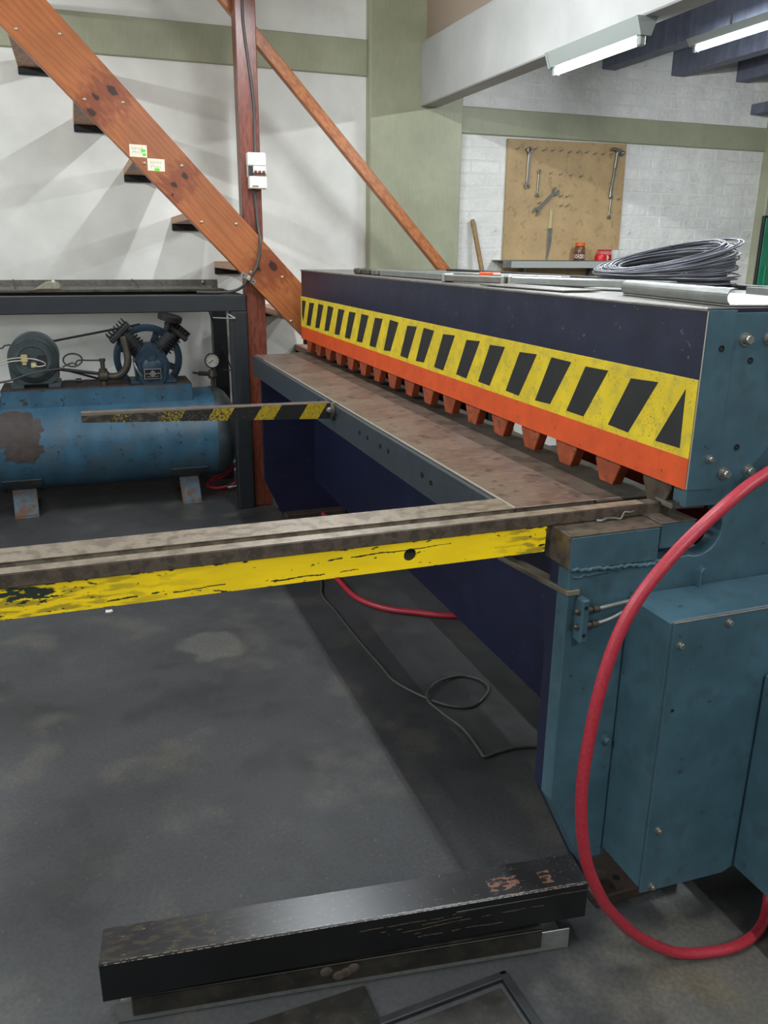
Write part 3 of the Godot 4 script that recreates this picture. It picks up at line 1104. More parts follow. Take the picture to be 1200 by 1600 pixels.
	for p in [[1.004, 0.716], [1.113, 0.747], [1.010, 0.296], [1.012, 0.155]]:
		st = mb()
		bolt(st, Vector3(p[0], p[1], -1.116), Vector3(0, 0, 1), 0.006, 0.009)
		obj("hex_bolt", st, M.chrome, box)
	st = mb()
	lathe(st, [[0.0035, 0.0], [0.0035, 0.001], [0.0, 0.0]], along(Vector3(1.006, 0.575, -1.1158), Vector3(0, 0, 1)), 10)
	obj("bolt_hole", st, M.hole, box)
	st = mb()
	bb(st, 1.145, 1.15, 0.764, 0.8, -1.262, -1.24, 0.001)
	obj("cover_tab", st, M.blue, box)
	for p in [[1.162, 0.795], [0.968, 0.43]]:
		st = mb()
		bolt(st, Vector3(p[0], p[1], -1.26), Vector3(0, 0, 1), 0.008, 0.012)
		obj("hex_bolt", st, M.blue, box)
	st = mb()
	bb(st, 1.222, 1.62, 0.146, 0.62, -1.115, -0.82, 0.006)
	obj("front_cover", st, M.blue, t)
	# rear of the machine
	st = mb()
	bb(st, 1.6, 1.64, 0.30, 0.84, -4.26, -3.1, 0.002)
	obj("rear_panel", st, M.blue, t)
	st = mb()
	bb(st, 1.6, 1.68, 0.30, 0.46, -4.26, -1.3, 0.002)
	obj("rear_beam", st, M.blue, t)
	st = mb()
	bb(st, 1.6, 1.66, 0.62, 0.82, -2.5, -1.7, 0.002)
	obj("rear_guard", st, M.orange, t)
	for z in [-3.9, -3.0, -2.1]:
		st = mb()
		bb(st, 1.152, 1.6, 0.3, 0.5, z - 0.015, z + 0.015, 0.002)
		obj("bed_rib", st, M.navyskirt, t)


# ---------------------------------------------------------------- stairs, posts
func build_stairs() -> void:
	var t := thing("staircase", "open wooden staircase with an orange pine side board climbing left along the wall", "staircase")
	var st := mb()
	# side board in its own frame: x down the slope
	var a := Vector2(-0.72, 3.01)
	var d := Vector2(1.0, -1.052).normalized()
	var nrm := Vector2(-d.y, d.x) * -1.0
	var T := Transform3D(Basis(Vector3(d.x, d.y, 0), Vector3(-d.y, d.x, 0), Vector3(0, 0, 1)), Vector3(a.x, a.y, -4.512))
	uvr = [0.0, 0.155, 2.75, 0.23]
	prism(st, V2([[-0.05, 0.158], [3.95, 0.123], [4.12, -0.048], [-0.05, -0.085]]), 0.0, 0.042, Transform3D(), 0.003)
	var board := obj("side_board", st, M.stringer, t)
	board.transform = T
	var i := 0
	var xs := [-0.445, -0.195, 0.063, 0.313, 0.567, 0.810, 1.062, 1.312, 1.562, 1.812]
	var ys := [2.63, 2.356, 2.083, 1.829, 1.564, 1.312, 1.05, 0.79, 0.53, 0.27]
	for k in xs.size():
		st = mb()
		var dz := 0.738 if k == 5 else 0.838
		bx(st, Vector3.ZERO, Vector3(0.215, dz, 0.038), 0.003)
		var tr := obj("tread", st, M.treadwood, t)
		tr.transform = Transform3D(Basis(Vector3.RIGHT, Vector3(0, 0, 1), Vector3(0, -1, 0)), Vector3(xs[k] + 0.1075, ys[k] + 0.019, -5.35 + dz / 2))
		st = mb()
		bb(st, xs[k], xs[k] + 0.20, ys[k] - 0.038, ys[k], -5.35, -5.335, 0.003)
		bb(st, xs[k], xs[k] + 0.20, ys[k] - 0.038, ys[k] - 0.03, -5.35, -5.33, 0.002)
		obj("tread_bracket", st, M.frameblack, t)
	for p in [[-0.152, 2.356], [0.031, 2.351], [0.112, 2.086], [0.285, 2.083], [0.364, 1.819], [0.542, 1.814], [0.624, 1.552], [0.800, 1.546], [1.035, 1.281], [1.078, 1.05], [0.868, 1.306]]:
		st = mb()
		lathe(st, [[0.0085, 0.0], [0.0075, 0.003], [0.004, 0.0055], [0.0, 0.006]], along(Vector3(p[0], p[1], -4.4702), Vector3(0, 0, 1)), 12)
		obj("bolt_head", st, M.brightbolt, t)
	# newel post and handrail
	st = mb()
	bx(st, Vector3.ZERO, Vector3(0.103, 2.95, 0.1), 0.004)
	var post := single("wooden_post", st, M.redwood, "tall reddish brown wooden post carrying the small white breaker box", "post")
	post.position = Vector3(0.8965, 1.475, -4.562)
	t = thing("stair_handrail", "sloping varnished wooden handrail passing behind the reddish post", "handrail")
	var p := Vector3(0.42, 3.03, -4.64)
	var q := Vector3(2.2, 1.165, -4.64)
	st = mb()
	bx(st, Vector3.ZERO, Vector3(0.062, p.distance_to(q), 0.045), 0.004)
	var r := obj("rail", st, M.railwood, t)
	var y := (q - p).normalized()
	r.transform = Transform3D(Basis(y.cross(Vector3(0, 0, 1)), y, Vector3(0, 0, 1)), (p + q) / 2)
	st = mb()
	bx(st, Vector3.ZERO, Vector3(0.09, 1.2, 0.09), 0.004)
	var np := obj("foot_post", st, M.railwood, t)
	np.position = Vector3(2.2, 0.6, -4.72)
	# breaker box
	t = thing("breaker_box", "small white breaker box with three brown switches on the reddish post", "breaker box", Vector3(0.918, 1.805, -4.512))
	st = mb()
	bb(st, -0.047, 0.047, 0.022, 0.086, 0.0, 0.055, 0.005)
	bb(st, -0.041, 0.049, -0.086, -0.026, 0.0, 0.055, 0.005)
	bb(st, -0.045, 0.047, -0.03, 0.025, 0.0, 0.044, 0.002)
	obj("body", st, M.white, t)
	st = mb()
	bb(st, -0.044, -0.020, -0.026, 0.022, 0.04, 0.048, 0.002)
	obj("dark_window", st, M.dark, t)
	st = mb()
	bb(st, -0.02, 0.046, -0.012, 0.022, 0.042, 0.053, 0.002)
	obj("breaker", st, M.white, t)
	for k in 3:
		st = mb()
		bb(st, -0.016 + k * 0.021, -0.002 + k * 0.021, -0.012, 0.001, 0.05, 0.062, 0.003)
		obj("switch", st, mat(Color(0.4, 0.24, 0.19), 0.5) if k == 0 else t.get_child(t.get_child_count() - 1).material_override, t)
	st = mb()
	bb(st, -0.02, 0.046, -0.026, -0.0125, 0.042, 0.05, 0.002)
	obj("lower_strip", st, t.get_child(t.get_child_count() - 1).material_override, t)
	st = mb()
	bb(st, -0.028, 0.004, -0.078, -0.071, 0.053, 0.0556, 0.0005)
	obj("sticker", st, mat(Color(0.45, 0.33, 0.2), 0.6), t)
	# cables on the post
	st = mb()
	var zf := -4.506
	tube(st, smooth_path([Vector3(0.883, 2.95, zf), Vector3(0.883, 2.57, zf), Vector3(0.887, 2.45, zf), Vector3(0.906, 2.28, zf), Vector3(0.922, 2.12, zf), Vector3(0.921, 1.95, zf), Vector3(0.919, 1.88, zf + 0.01)], 6), 0.007, 8)
	single("power_cable", st, M.cable, "dark cable running down the reddish post into the breaker box", "cable", "cables on the post")
	st = mb()
	tube(st, smooth_path([Vector3(0.913, 1.725, zf + 0.01), Vector3(0.910, 1.69, zf), Vector3(0.916, 1.60, zf + 0.002), Vector3(0.921, 1.52, zf + 0.012), Vector3(0.922, 1.47, zf + 0.042), Vector3(0.915, 1.40, zf + 0.046), Vector3(0.895, 1.33, zf + 0.046), Vector3(0.852, 1.278, zf + 0.046), Vector3(0.825, 1.235, -4.48), Vector3(0.78, 1.208, -4.53), Vector3(0.70, 1.20, -4.57), Vector3(0.60, 1.20, -4.62)], 6), 0.008, 8)
	single("power_cable", st, M.cable, "dark cable curving from under the breaker box through the clip to the bench", "cable", "cables on the post")
	t = thing("cable_clip", "bright steel saddle clip holding the cable on the pine board", "clip", Vector3(0.852, 1.276, -4.47))
	var B := Basis(Vector3(0, 0, 1), -0.62)
	st = mb()
	bx(st, B * Vector3(-0.03, 0, 0.002), Vector3(0.026, 0.026, 0.003), 0.001, B)
	bx(st, B * Vector3(0.03, 0, 0.002), Vector3(0.026, 0.026, 0.003), 0.001, B)
	var cp := PackedVector3Array()
	for k in 9:
		var an := PI * k / 8.0
		cp.append(B * Vector3(-cos(an) * 0.016, 0, 0.002 + sin(an) * 0.02))
	for w in [-0.009, -0.003, 0.003, 0.009]:
		var c2 := PackedVector3Array()
		for v in cp:
			c2.append(v + B * Vector3(0, w, 0))
		tube(st, c2, 0.0034, 6)
	obj("strap", st, M.chrome, t)
	for e in [-0.03, 0.03]:
		st = mb()
		lathe(st, [[0.005, 0.0], [0.004, 0.003], [0.0, 0.004]], along(B * Vector3(e, 0, 0.003), Vector3(0, 0, 1)), 10)
		obj("screw", st, M.dark, t)
	# two handwritten paper notes
	var notes := [[0.3385, 1.873, "white paper note with two green marks stuck on the pine board, the upper left one", 11], [0.4185, 1.813, "white paper note with one green mark on the pine board, lower right of its twin", 57]]
	for n in notes:
		var sd: int = n[3]
		var two: bool = sd == 11
		var tx := tex(96, 72, func(x: int, yy: int) -> Color:
			var c := Color(0.87, 0.83, 0.74) * (0.96 + 0.06 * s(NA, x * 3, yy * 3))
			for ln in 2:
				var base := 22.0 + ln * 22.0
				var wig := base + 5.0 * sin(x * (0.55 + 0.1 * ln) + sd) + 3.0 * sin(x * 1.3 + ln * 2.0)
				if x > 10 + ln * 2 and x < 78 - ln * 6 and absf(yy - wig) < 1.7 and (x + sd) % 17 > 3:
					c = Color(0.4, 0.33, 0.42) if ln == 0 else Color(0.45, 0.3, 0.38)
			if two:
				if Vector2((x - 74) / 15.0, (yy - 32) / 9.0).length() < 1.0 or Vector2((x - 80) / 11.0, (yy - 55) / 9.0).length() < 1.0:
					c = Color(0.36, 0.78, 0.22)
			elif Vector2((x - 52) / 16.0, (yy - 62) / 9.0).length() < 1.0:
				c = Color(0.36, 0.78, 0.22)
			return c)
		st = mb()
		uvr = [-0.041, 0.028, 0.082, 0.056]
		bb(st, -0.041, 0.041, -0.028, 0.028, 0.0, 0.0012, 0.0003)
		var o := single("paper_note", st, uvmat(tx, 0.7), n[2], "note", "paper notes")
		o.position = Vector3(n[0], n[1], -4.4699)
		o.rotation.z = -0.03


# ---------------------------------------------------------------- the black bench and what lies on it
func build_bench() -> void:
	var t := thing("workbench_frame", "black square tube bench frame standing over the compressor", "bench")
	var st := mb()
	bb(st, -1.9, 0.838, 1.105, 1.19, -4.575, -4.482, 0.004)
	obj("front_rail", st, M.frameblack, t)
	st = mb()
	bb(st, -1.9, 0.80, 1.105, 1.19, -5.25, -5.16, 0.004)
	obj("back_rail", st, M.frameblack, t)
	for x in [0.7535, -1.9]:
		st = mb()
		bb(st, x, x + 0.0865, 1.105, 1.19, -5.16, -4.575, 0.004)
		obj("side_rail", st, M.frameblack, t)
		for z in [-4.5285, -5.205]:
			st = mb()
			bb(st, x, x + 0.0865, 0.0, 1.105, z - 0.046, z + 0.046, 0.004)
			obj("leg", st, M.frameblack, t)
	st = mb()
	tube(st, smooth_path([Vector3(0.73, 1.10, -4.51), Vector3(0.765, 1.074, -4.475), Vector3(0.772, 1.068, -4.472)], 5), 0.005, 6)
	tube(st, smooth_path([Vector3(0.77, 1.068, -4.474), Vector3(0.66, 1.073, -4.5)], 3), 0.004, 6)
	obj("bent_hook", st, M.zinc, t)
	# lengths of section lying on top
	t = thing("steel_channel", "long grey steel channel lying on the bench top against the wall side", "steel section")
	st = mb()
	prism(st, V2([[-5.20, 1.191], [-5.12, 1.191], [-5.12, 1.197], [-5.192, 1.197], [-5.192, 1.246], [-5.20, 1.246]]), -1.7, 0.80, Transform3D(Basis(Vector3(0, 0, -1) * -1.0, Vector3.UP, Vector3(1, 0, 0)), Vector3.ZERO))
	obj("section", st, M.greysteel, t)
	for x in [-0.13, 0.715]:
		st = mb()
		lathe(st, [[0.014, 0.0], [0.014, 0.006], [0.009, 0.012], [0.0, 0.013]], along(Vector3(x, 1.232, -5.192), Vector3(0, 0, 1)), 14)
		obj("white_knob" if x < 0 else "round_stud", st, M.white if x < 0 else M.zinc, t)
	st = mb()
	bb(st, -1.7, 0.74, 1.191, 1.214, -5.06, -5.04, 0.002)
	single("flat_bar", st, M.zinc, "thin pale metal bar lying along the bench top in front of the grey channel", "steel section")
	st = mb()
	bb(st, -1.7, 0.79, 1.191, 1.204, -4.98, -4.88, 0.002)
	single("flat_bar", st, M.bedsteel, "wide brown flat bar lying along the middle of the bench top", "steel section")
	st = mb()
	prism(st, V2([[-0.225, 1.2045], [-0.095, 1.2045], [-0.085, 1.222], [-0.10, 1.247], [-0.12, 1.236], [-0.14, 1.25], [-0.165, 1.245]]), -4.95, -4.89, Transform3D(), 0.006)
	single("grey_cloth", st, tmat(paint(Color(0.56, 0.54, 0.47), Color(0.4, 0.38, 0.33), 0.75, Color(0.42, 0.4, 0.35), 0.6, 0.15, 4), 0.1, 0.9), "crumpled beige rag lying on the brown flat bar of the bench", "rag")
	for x in [-0.33, 0.31]:
		st = mb()
		tube(st, smooth_path([Vector3(x - 0.01, 1.249, -5.19), Vector3(x, 1.232, -5.07), Vector3(x + 0.01, 1.208, -4.97)], 4), 0.003, 6)
		single("tie_wire", st, M.dark, "dark tie wire across the bench bars left of the beige rag" if x < 0 else "dark tie wire across the bench bars right of the beige rag", "wire", "tie wires on the bench")


# ---------------------------------------------------------------- compressor
func build_compressor() -> void:
	var t := thing("air_compressor", "old blue air compressor with a horizontal tank under the black bench", "compressor")
	var cy := 0.385
	var cz := -4.87
	var R := 0.262
	var prof := []
	for k in 9:
		var a := PI / 2 * k / 8.0
		prof.append([R * sin(a), -1.42 - 0.13 * cos(a)])
	prof.append([R, 0.675])
	var st := mb()
	var AX := along(Vector3(0, cy, cz), Vector3.RIGHT)
	lathe(st, prof, AX, 40)
	var tank := obj("tank", st, M.tank, t)
	st = mb()
	prof = [[R + 0.003, 0.672], [R + 0.003, 0.69]]
	for k in range(1, 10):
		var a := PI / 2 * k / 9.0
		prof.append([(R + 0.002) * cos(a), 0.69 + 0.135 * sin(a)])
	lathe(st, prof, AX, 40)
	obj("end_cap", st, M.tankdark, tank)
	# primer showing where the paint has gone
	for pt in [[-0.40, 62.0, 0.15, 0.115], [-0.36, 88.0, 0.10, 0.07]]:
		st = mb()
		var rim := PackedVector2Array()
		for k in 44:
			var an := TAU * k / 44.0
			var rr := 0.72 + 0.5 * s(NC, int(cos(an) * 40.0) + 60, int(sin(an) * 40.0) + int(pt[1]))
			rim.append(Vector2(pt[0] + cos(an) * rr * pt[2], deg_to_rad(pt[1]) + sin(an) * rr * pt[3] / R))
		for ring in 6:
			for k in 44:
				var c0 := Vector2(pt[0], deg_to_rad(pt[1]))
				var q := []
				for e in [[k, ring], [k + 1, ring], [k + 1, ring + 1], [k, ring + 1]]:
					var v: Vector2 = c0.lerp(rim[e[0] % 44], e[1] / 6.0)
					var nn := Vector3(0, cos(v.y), sin(v.y))
					q.append([Vector3(v.x, cy, cz) + nn * (R + 0.0012), nn])
				tri(st, q[0][0], q[1][0], q[2][0], q[0][1], q[1][1], q[2][1])
				tri(st, q[0][0], q[2][0], q[3][0], q[0][1], q[2][1], q[3][1])
		obj("bare_patch", st, M.dirtytop, tank)
	for x in [-0.385, 0.505]:
		for zz in [1.0, -1.0]:
			st = mb()
			var w := 0.062 if x < 0 else 0.055
			var top := Vector3(x, 0.185, cz + zz * 0.115)
			var bot := Vector3(x + (0.0 if x < 0 else 0.008), 0.006, cz + zz * 0.165)
			var outward := Vector3(0, 0, zz)
			bar(st, bot, top, 2 * w, 0.008, 0.002, outward)
			bb(st, bot.x - w, bot.x + w, 0.0, 0.008, bot.z - 0.01, bot.z + zz * 0.03, 0.001)
			obj("leg", st, M.legpaint, t)
		st = mb()
		var arc_o := []
		var arc_i := []
		for q in 15:
			var an := deg_to_rad(-142.0 + q * 104.0 / 14.0)
			arc_o.append([cos(an) * (R + 0.008), sin(an) * (R + 0.008)])
			arc_i.insert(0, [cos(an) * (R - 0.002), sin(an) * (R - 0.002)])
		prism(st, V2(arc_o + arc_i), x - 0.1, x + 0.1, Transform3D(Basis(Vector3(0, 0, -1), Vector3.UP, Vector3(1, 0, 0)), Vector3(0, cy, cz)))
		obj("saddle", st, M.tankdark, t)
	# platform
	st = mb()
	bb(st, -0.44, 0.555, 0.577, 0.695, cz + 0.14, cz + 0.15, 0.003)
	bb(st, -0.44, 0.555, 0.577, 0.695, cz - 0.15, cz - 0.14, 0.003)
	bb(st, 0.547, 0.555, 0.577, 0.695, cz - 0.145, cz + 0.145, 0.002)
	bb(st, -0.44, -0.432, 0.577, 0.695, cz - 0.145, cz + 0.145, 0.002)
	var plat := obj("platform", st, M.tank, t)
	st = mb()
	bb(st, -0.44, 0.555, 0.692, 0.698, cz - 0.15, cz + 0.15, 0.002)
	obj("platform_top", st, M.dirtytop, plat)
	# motor: end bell faces the viewer
	var mc := Vector3(-0.262, 0.853, -4.79)
	st = mb()
	var zax := Vector3(0, 0, 1)
	var mp := [[0.0, 0.085], [0.055, 0.085], [0.09, 0.078], [0.104, 0.066], [0.108, 0.058], [0.118, 0.05], [0.125, 0.03], [0.128, 0.02], [0.128, 0.004], [0.122, 0.002], [0.122, -0.006], [0.128, -0.008], [0.128, -0.03], [0.122, -0.032], [0.122, -0.16], [0.128, -0.162], [0.128, -0.19], [0.07, -0.215], [0.0, -0.215]]
	mp.reverse()
	lathe(st, mp, along(mc, zax), 40, 30.0)
	var motor := obj("motor", st, M.motor, t)
	st = mb()
	prism(st, V2([[-0.128, 0.0], [0.128, 0.0], [0.122, -0.10], [0.08, -0.135], [-0.08, -0.135], [-0.122, -0.10]]), mc.z - 0.03, mc.z + 0.028, Transform3D(Basis(), Vector3(mc.x, mc.y, 0)), 0.004)
	bb(st, mc.x - 0.125, mc.x - 0.06, 0.698, 0.722, mc.z - 0.17, mc.z + 0.03, 0.003)
	bb(st, mc.x + 0.06, mc.x + 0.125, 0.698, 0.722, mc.z - 0.17, mc.z + 0.03, 0.003)
	obj("motor_base", st, M.motor, motor)
	st = mb()
	lathe(st, [[0.088, 0.0], [0.088, 0.005], [0.074, 0.007], [0.07, 0.002], [0.0, 0.002]], along(mc + Vector3(0, 0, 0.0845), zax), 32, 20.0)
	obj("end_bell_ring", st, M.motor, motor)
	st = mb()
	bb(st, mc.x + 0.02, mc.x + 0.085, mc.y - 0.045, mc.y + 0.028, mc.z + 0.07, mc.z + 0.089, 0.006)
	obj("terminal_box", st, M.castiron, motor)
	st = mb()
	bb(st, mc.x - 0.055, mc.x - 0.022, mc.y - 0.005, mc.y + 0.035, mc.z + 0.088, mc.z + 0.115, 0.004)
	bb(st, mc.x - 0.01, mc.x + 0.016, mc.y - 0.035, mc.y - 0.008, mc.z + 0.088, mc.z + 0.112, 0.004)
	bb(st, mc.x - 0.05, mc.x - 0.03, mc.y - 0.02, mc.y, mc.z + 0.088, mc.z + 0.11, 0.003)
	obj("wire_connector", st, M.cream, motor)
	st = mb()
	for w in [[-0.05, 0.02, -0.2, -0.012], [-0.04, 0.005, -0.22, -0.03]]:
		tube(st, smooth_path([mc + Vector3(w[0], w[1], 0.105), mc + Vector3(-0.11, w[1] - 0.005, 0.1), mc + Vector3(w[2], w[3], 0.04), mc + Vector3(-0.6, w[3] - 0.01, 0.0)], 5), 0.003, 6)
	tube(st, smooth_path([mc + Vector3(-0.03, 0.015, 0.11), mc + Vector3(0.01, 0.012, 0.12), mc + Vector3(0.05, -0.005, 0.108), mc + Vector3(0.062, -0.02, 0.092)], 5), 0.003, 6)
	tube(st, smooth_path([mc + Vector3(0.0, -0.02, 0.11), mc + Vector3(0.03, -0.028, 0.115), mc + Vector3(0.06, -0.025, 0.092)], 5), 0.003, 6)
	obj("loose_wire", st, M.white, motor)
	st = mb()
	tube(st, smooth_path([Vector3(-1.2, 0.76, -4.72), Vector3(-0.7, 0.735, -4.69), Vector3(-0.42, 0.752, -4.67), Vector3(-0.3, 0.785, -4.66), Vector3(-0.2, 0.803, -4.67), Vector3(-0.12, 0.807, -4.70)], 6), 0.0055, 8)
	obj("motor_lead", st, M.cable, motor)
	st = mb()
	tube(st, smooth_path([Vector3(-1.2, 0.93, -4.9), Vector3(-0.5, 0.90, -4.88), Vector3(-0.4, 0.92, -4.85), Vector3(-0.37, 0.925, -4.83)], 5), 0.004, 6)
	obj("motor_lead", st, M.cable, motor)
	st = mb()
	lathe(st, [[0.05, 0.0], [0.05, 0.006], [0.036, 0.012], [0.05, 0.018], [0.05, 0.024], [0.0, 0.024]], along(Vector3(mc.x, mc.y, -5.05), zax), 24, 20.0)
	obj("pulley", st, M.castiron, motor)
	# flywheel behind the pump
	var fc := Vector3(0.345, 0.812, -5.0)
	st = mb()
	var fp := [[0.155, -0.02], [0.155, 0.022], [0.175, 0.026], [0.193, 0.022], [0.193, 0.008], [0.184, 0.003], [0.193, -0.002], [0.193, -0.018], [0.155, -0.02]]
	fp.reverse()
	lathe(st, fp, along(fc, zax), 48, 30.0)
	var fw := obj("flywheel", st, M.pumpblue, t)
	for k in 4:
		st = mb()
		var an := deg_to_rad(68.0 + k * 90.0)
		bar(st, fc, fc + Vector3(cos(an), sin(an), 0) * 0.165, 0.038, 0.018, 0.004, Vector3(0, 0, 1))
		obj("spoke", st, M.pumpblue, fw)
	st = mb()
	lathe(st, [[0.04, -0.02], [0.04, 0.03], [0.0, 0.03]], along(fc, zax), 20, 20.0)
	obj("hub", st, M.pumpblue, fw)
	st = mb()
	bar(st, Vector3(mc.x + 0.006, mc.y + 0.05, -5.03), Vector3(fc.x - 0.03, fc.y + 0.193, -5.0), 0.012, 0.012, 0.002)
	bar(st, Vector3(mc.x + 0.006, mc.y - 0.05, -5.03), Vector3(fc.x - 0.03, fc.y - 0.193, -5.0), 0.012, 0.012, 0.002)
	obj("drive_belt", st, M.rubber, t)
	# pump
	var pc := Vector3(0.346, 0.79, -4.80)
	st = mb()
	prism(st, V2([[-0.082, -0.095], [0.085, -0.095], [0.098, 0.02], [0.075, 0.075], [0.035, 0.118], [-0.035, 0.118], [-0.075, 0.075], [-0.092, 0.02]]), -0.17, 0.04, Transform3D(Basis(), pc), 0.008)
	bb(st, pc.x - 0.12, pc.x + 0.13, 0.698, 0.716, pc.z - 0.15, pc.z + 0.05, 0.004)
	var cc := obj("crankcase", st, M.pumpblue, t)
	st = mb()
	prism(st, V2([[-0.075, -0.07], [-0.05, -0.105], [0.05, -0.105], [0.075, -0.07], [0.085, 0.03], [0.05, 0.09], [0.0, 0.108], [-0.05, 0.09], [-0.085, 0.03]]), 0.04, 0.058, Transform3D(Basis(), pc), 0.006)
	lathe(st, [[0.062, 0.0], [0.055, 0.012], [0.035, 0.02], [0.0, 0.022]], along(pc + Vector3(0, 0, 0.057), zax), 24)
	bx(st, pc + Vector3(0.0, 0.045, 0.066), Vector3(0.05, 0.06, 0.02), 0.008)
	obj("crank_cover", st, M.pumpblue, cc)
	for k in 8:
		var an := TAU * (k + 0.5) / 8
		st = mb()
		bolt(st, pc + Vector3(cos(an) * 0.072, sin(an) * 0.078 - 0.003, 0.056), zax, 0.006, 0.009)
		obj("cover_bolt", st, M.pumpblue, cc)
	var plate_tex := tex(96, 56, func(x: int, y: int) -> Color:
		var c := Color(0.5, 0.5, 0.48)
		if x > 4 and x < 92 and y > 4 and y < 52:
			c = Color(0.06, 0.06, 0.06)
			var dx := absf(x - 48.0)
			var dy := absf(y - 26.0)
			if dx / 22.0 + dy / 18.0 < 1.0 and dx / 22.0 + dy / 18.0 > 0.62:
				c = Color(0.55, 0.55, 0.52)
			elif dx / 9.0 + dy / 9.0 < 1.0:
				c = Color(0.55, 0.55, 0.52)
			elif y > 38 and y < 46 and x % 9 < 6 and dx < 36:
				c = Color(0.42, 0.42, 0.4)
			elif dx > 24 and dx < 40 and y > 20 and y < 30:
				c = Color(0.4, 0.4, 0.38)
		return c)
	st = mb()
	uvr = [pc.x - 0.048, pc.y - 0.004, 0.092, 0.058]
	bb(st, pc.x - 0.048, pc.x + 0.044, pc.y - 0.062, pc.y - 0.004, pc.z + 0.074, pc.z + 0.08, 0.001)
	obj("name_plate", st, uvmat(plate_tex, 0.4, 0.3), cc)
	for sd in [-1.0, 1.0]:
		var ax := Vector3(sd * sin(deg_to_rad(43.0)), cos(deg_to_rad(43.0)), 0)
		var base := pc + ax * 0.085 + Vector3(0, 0.02, -0.06)
		var pr := []
		for k in 5:
			var h := 0.02 + k * 0.02
			pr.append_array([[0.045, h], [0.06, h + 0.002], [0.06, h + 0.008], [0.045, h + 0.01]])
		pr.insert(0, [0.052, -0.02])
		pr.append_array([[0.045, 0.125], [0.0, 0.125]])
		st = mb()
		lathe(st, pr, along(base, ax), 24, 10.0)
		var cyl := obj("cylinder", st, M.castiron, t)
		st = mb()
		var X := ax.cross(Vector3(0, 0, 1)).normalized()
		var BH := Basis(X, ax, Vector3(0, 0, 1))
		bx(st, base + ax * 0.14, Vector3(0.14, 0.03, 0.13), 0.006, BH)
		for k in 7:
			bx(st, base + ax * 0.166 + X * (-0.06 + k * 0.02), Vector3(0.007, 0.034, 0.12), 0.002, BH)
		obj("cylinder_head", st, M.castiron, cyl)
	st = mb()
	var fa := Vector3(0.25, 1.0, 0.1).normalized()
	lathe(st, [[0.022, -0.05], [0.022, 0.0], [0.066, 0.003], [0.068, 0.03], [0.06, 0.036], [0.0, 0.036]], along(Vector3(0.462, 1.035, -4.81), fa), 24, 20.0)
	obj("air_filter", st, M.castiron, t)
	st = mb()
	tube(st, smooth_path([Vector3(0.205, 0.955, -4.77), Vector3(0.215, 0.90, -4.745), Vector3(0.218, 0.83, -4.73), Vector3(0.195, 0.775, -4.735), Vector3(0.15, 0.748, -4.75), Vector3(0.09, 0.752, -4.76)], 6), 0.02, 12)
	for k in 7:
		pass
	obj("discharge_hose", st, M.brass, t)
	st = mb()
	tube(st, smooth_path([Vector3(0.25, 0.82, -4.73), Vector3(0.265, 0.78, -4.72), Vector3(0.285, 0.745, -4.73)], 5), 0.006, 6)
	obj("oil_pipe", st, M.zinc, t)
	# check valve and thin unloader line
	st = mb()
	lathe(st, [[0.02, -0.03], [0.032, -0.02], [0.032, 0.02], [0.02, 0.03], [0.0, 0.03]], along(Vector3(0.085, 0.752, -4.76), Vector3.RIGHT), 12, 20.0)
	lathe(st, [[0.022, 0.0], [0.022, 0.05], [0.012, 0.055], [0.012, 0.09], [0.017, 0.09], [0.017, 0.105], [0.0, 0.105]], along(Vector3(0.085, 0.74, -4.76), Vector3.UP), 8, 5.0)
	lathe(st, [[0.016, 0.0], [0.016, 0.05], [0.0, 0.05]], along(Vector3(0.085, 0.695, -4.76), Vector3.UP), 10)
	obj("check_valve", st, M.brass, t)
	st = mb()
	var lp := [Vector3(0.085, 0.838, -4.76), Vector3(0.03, 0.838, -4.76), Vector3(-0.04, 0.84, -4.755)]
	for k in 11:
		var an := deg_to_rad(-70.0 + 36.0 * k)
		lp.append(Vector3(-0.065 + 0.048 * cos(an), 0.845 + 0.034 * sin(an), -4.752 + 0.0015 * k))
	lp.append_array([Vector3(-0.07, 0.83, -4.74), Vector3(-0.12, 0.81, -4.74)])
	tube(st, smooth_path(lp, 4), 0.0045, 6)
	obj("copper_line", st, M.cable, t)
	st = mb()
	rod(st, Vector3(-0.15, 0.80, -4.75), Vector3(0.06, 0.765, -4.76), 0.009, 8)
	rod(st, Vector3(-0.12, 0.735, -4.735), Vector3(-0.05, 0.735, -4.735), 0.006, 8)
	lathe(st, [[0.013, 0.0], [0.013, 0.03], [0.0, 0.03]], along(Vector3(-0.06, 0.735, -4.735), Vector3.RIGHT), 6, 5.0)
	obj("tension_rod", st, M.castiron, t)
	# gauge and tap
	st = mb()
	rod(st, Vector3(0.69, 0.60, -4.85), Vector3(0.69, 0.74, -4.85), 0.012, 10)
	lathe(st, [[0.022, 0.0], [0.026, 0.015], [0.02, 0.05], [0.0, 0.05]], along(Vector3(0.69, 0.70, -4.85), Vector3.UP), 10, 20.0)
	rod(st, Vector3(0.69, 0.725, -4.85), Vector3(0.61, 0.735, -4.83), 0.013, 10)
	rod(st, Vector3(0.61, 0.735, -4.83), Vector3(0.575, 0.742, -4.82), 0.006, 8)
	rod(st, Vector3(0.69, 0.74, -4.85), Vector3(0.69, 0.765, -4.85), 0.008, 8)
	obj("outlet_tap", st, M.brass, t)
	st = mb()
	lathe(st, [[0.0, -0.02], [0.042, -0.02], [0.044, 0.004], [0.04, 0.008], [0.037, 0.004]], along(Vector3(0.692, 0.803, -4.84), zax), 28, 20.0)
	var gauge := obj("pressure_gauge", st, M.castiron, t)
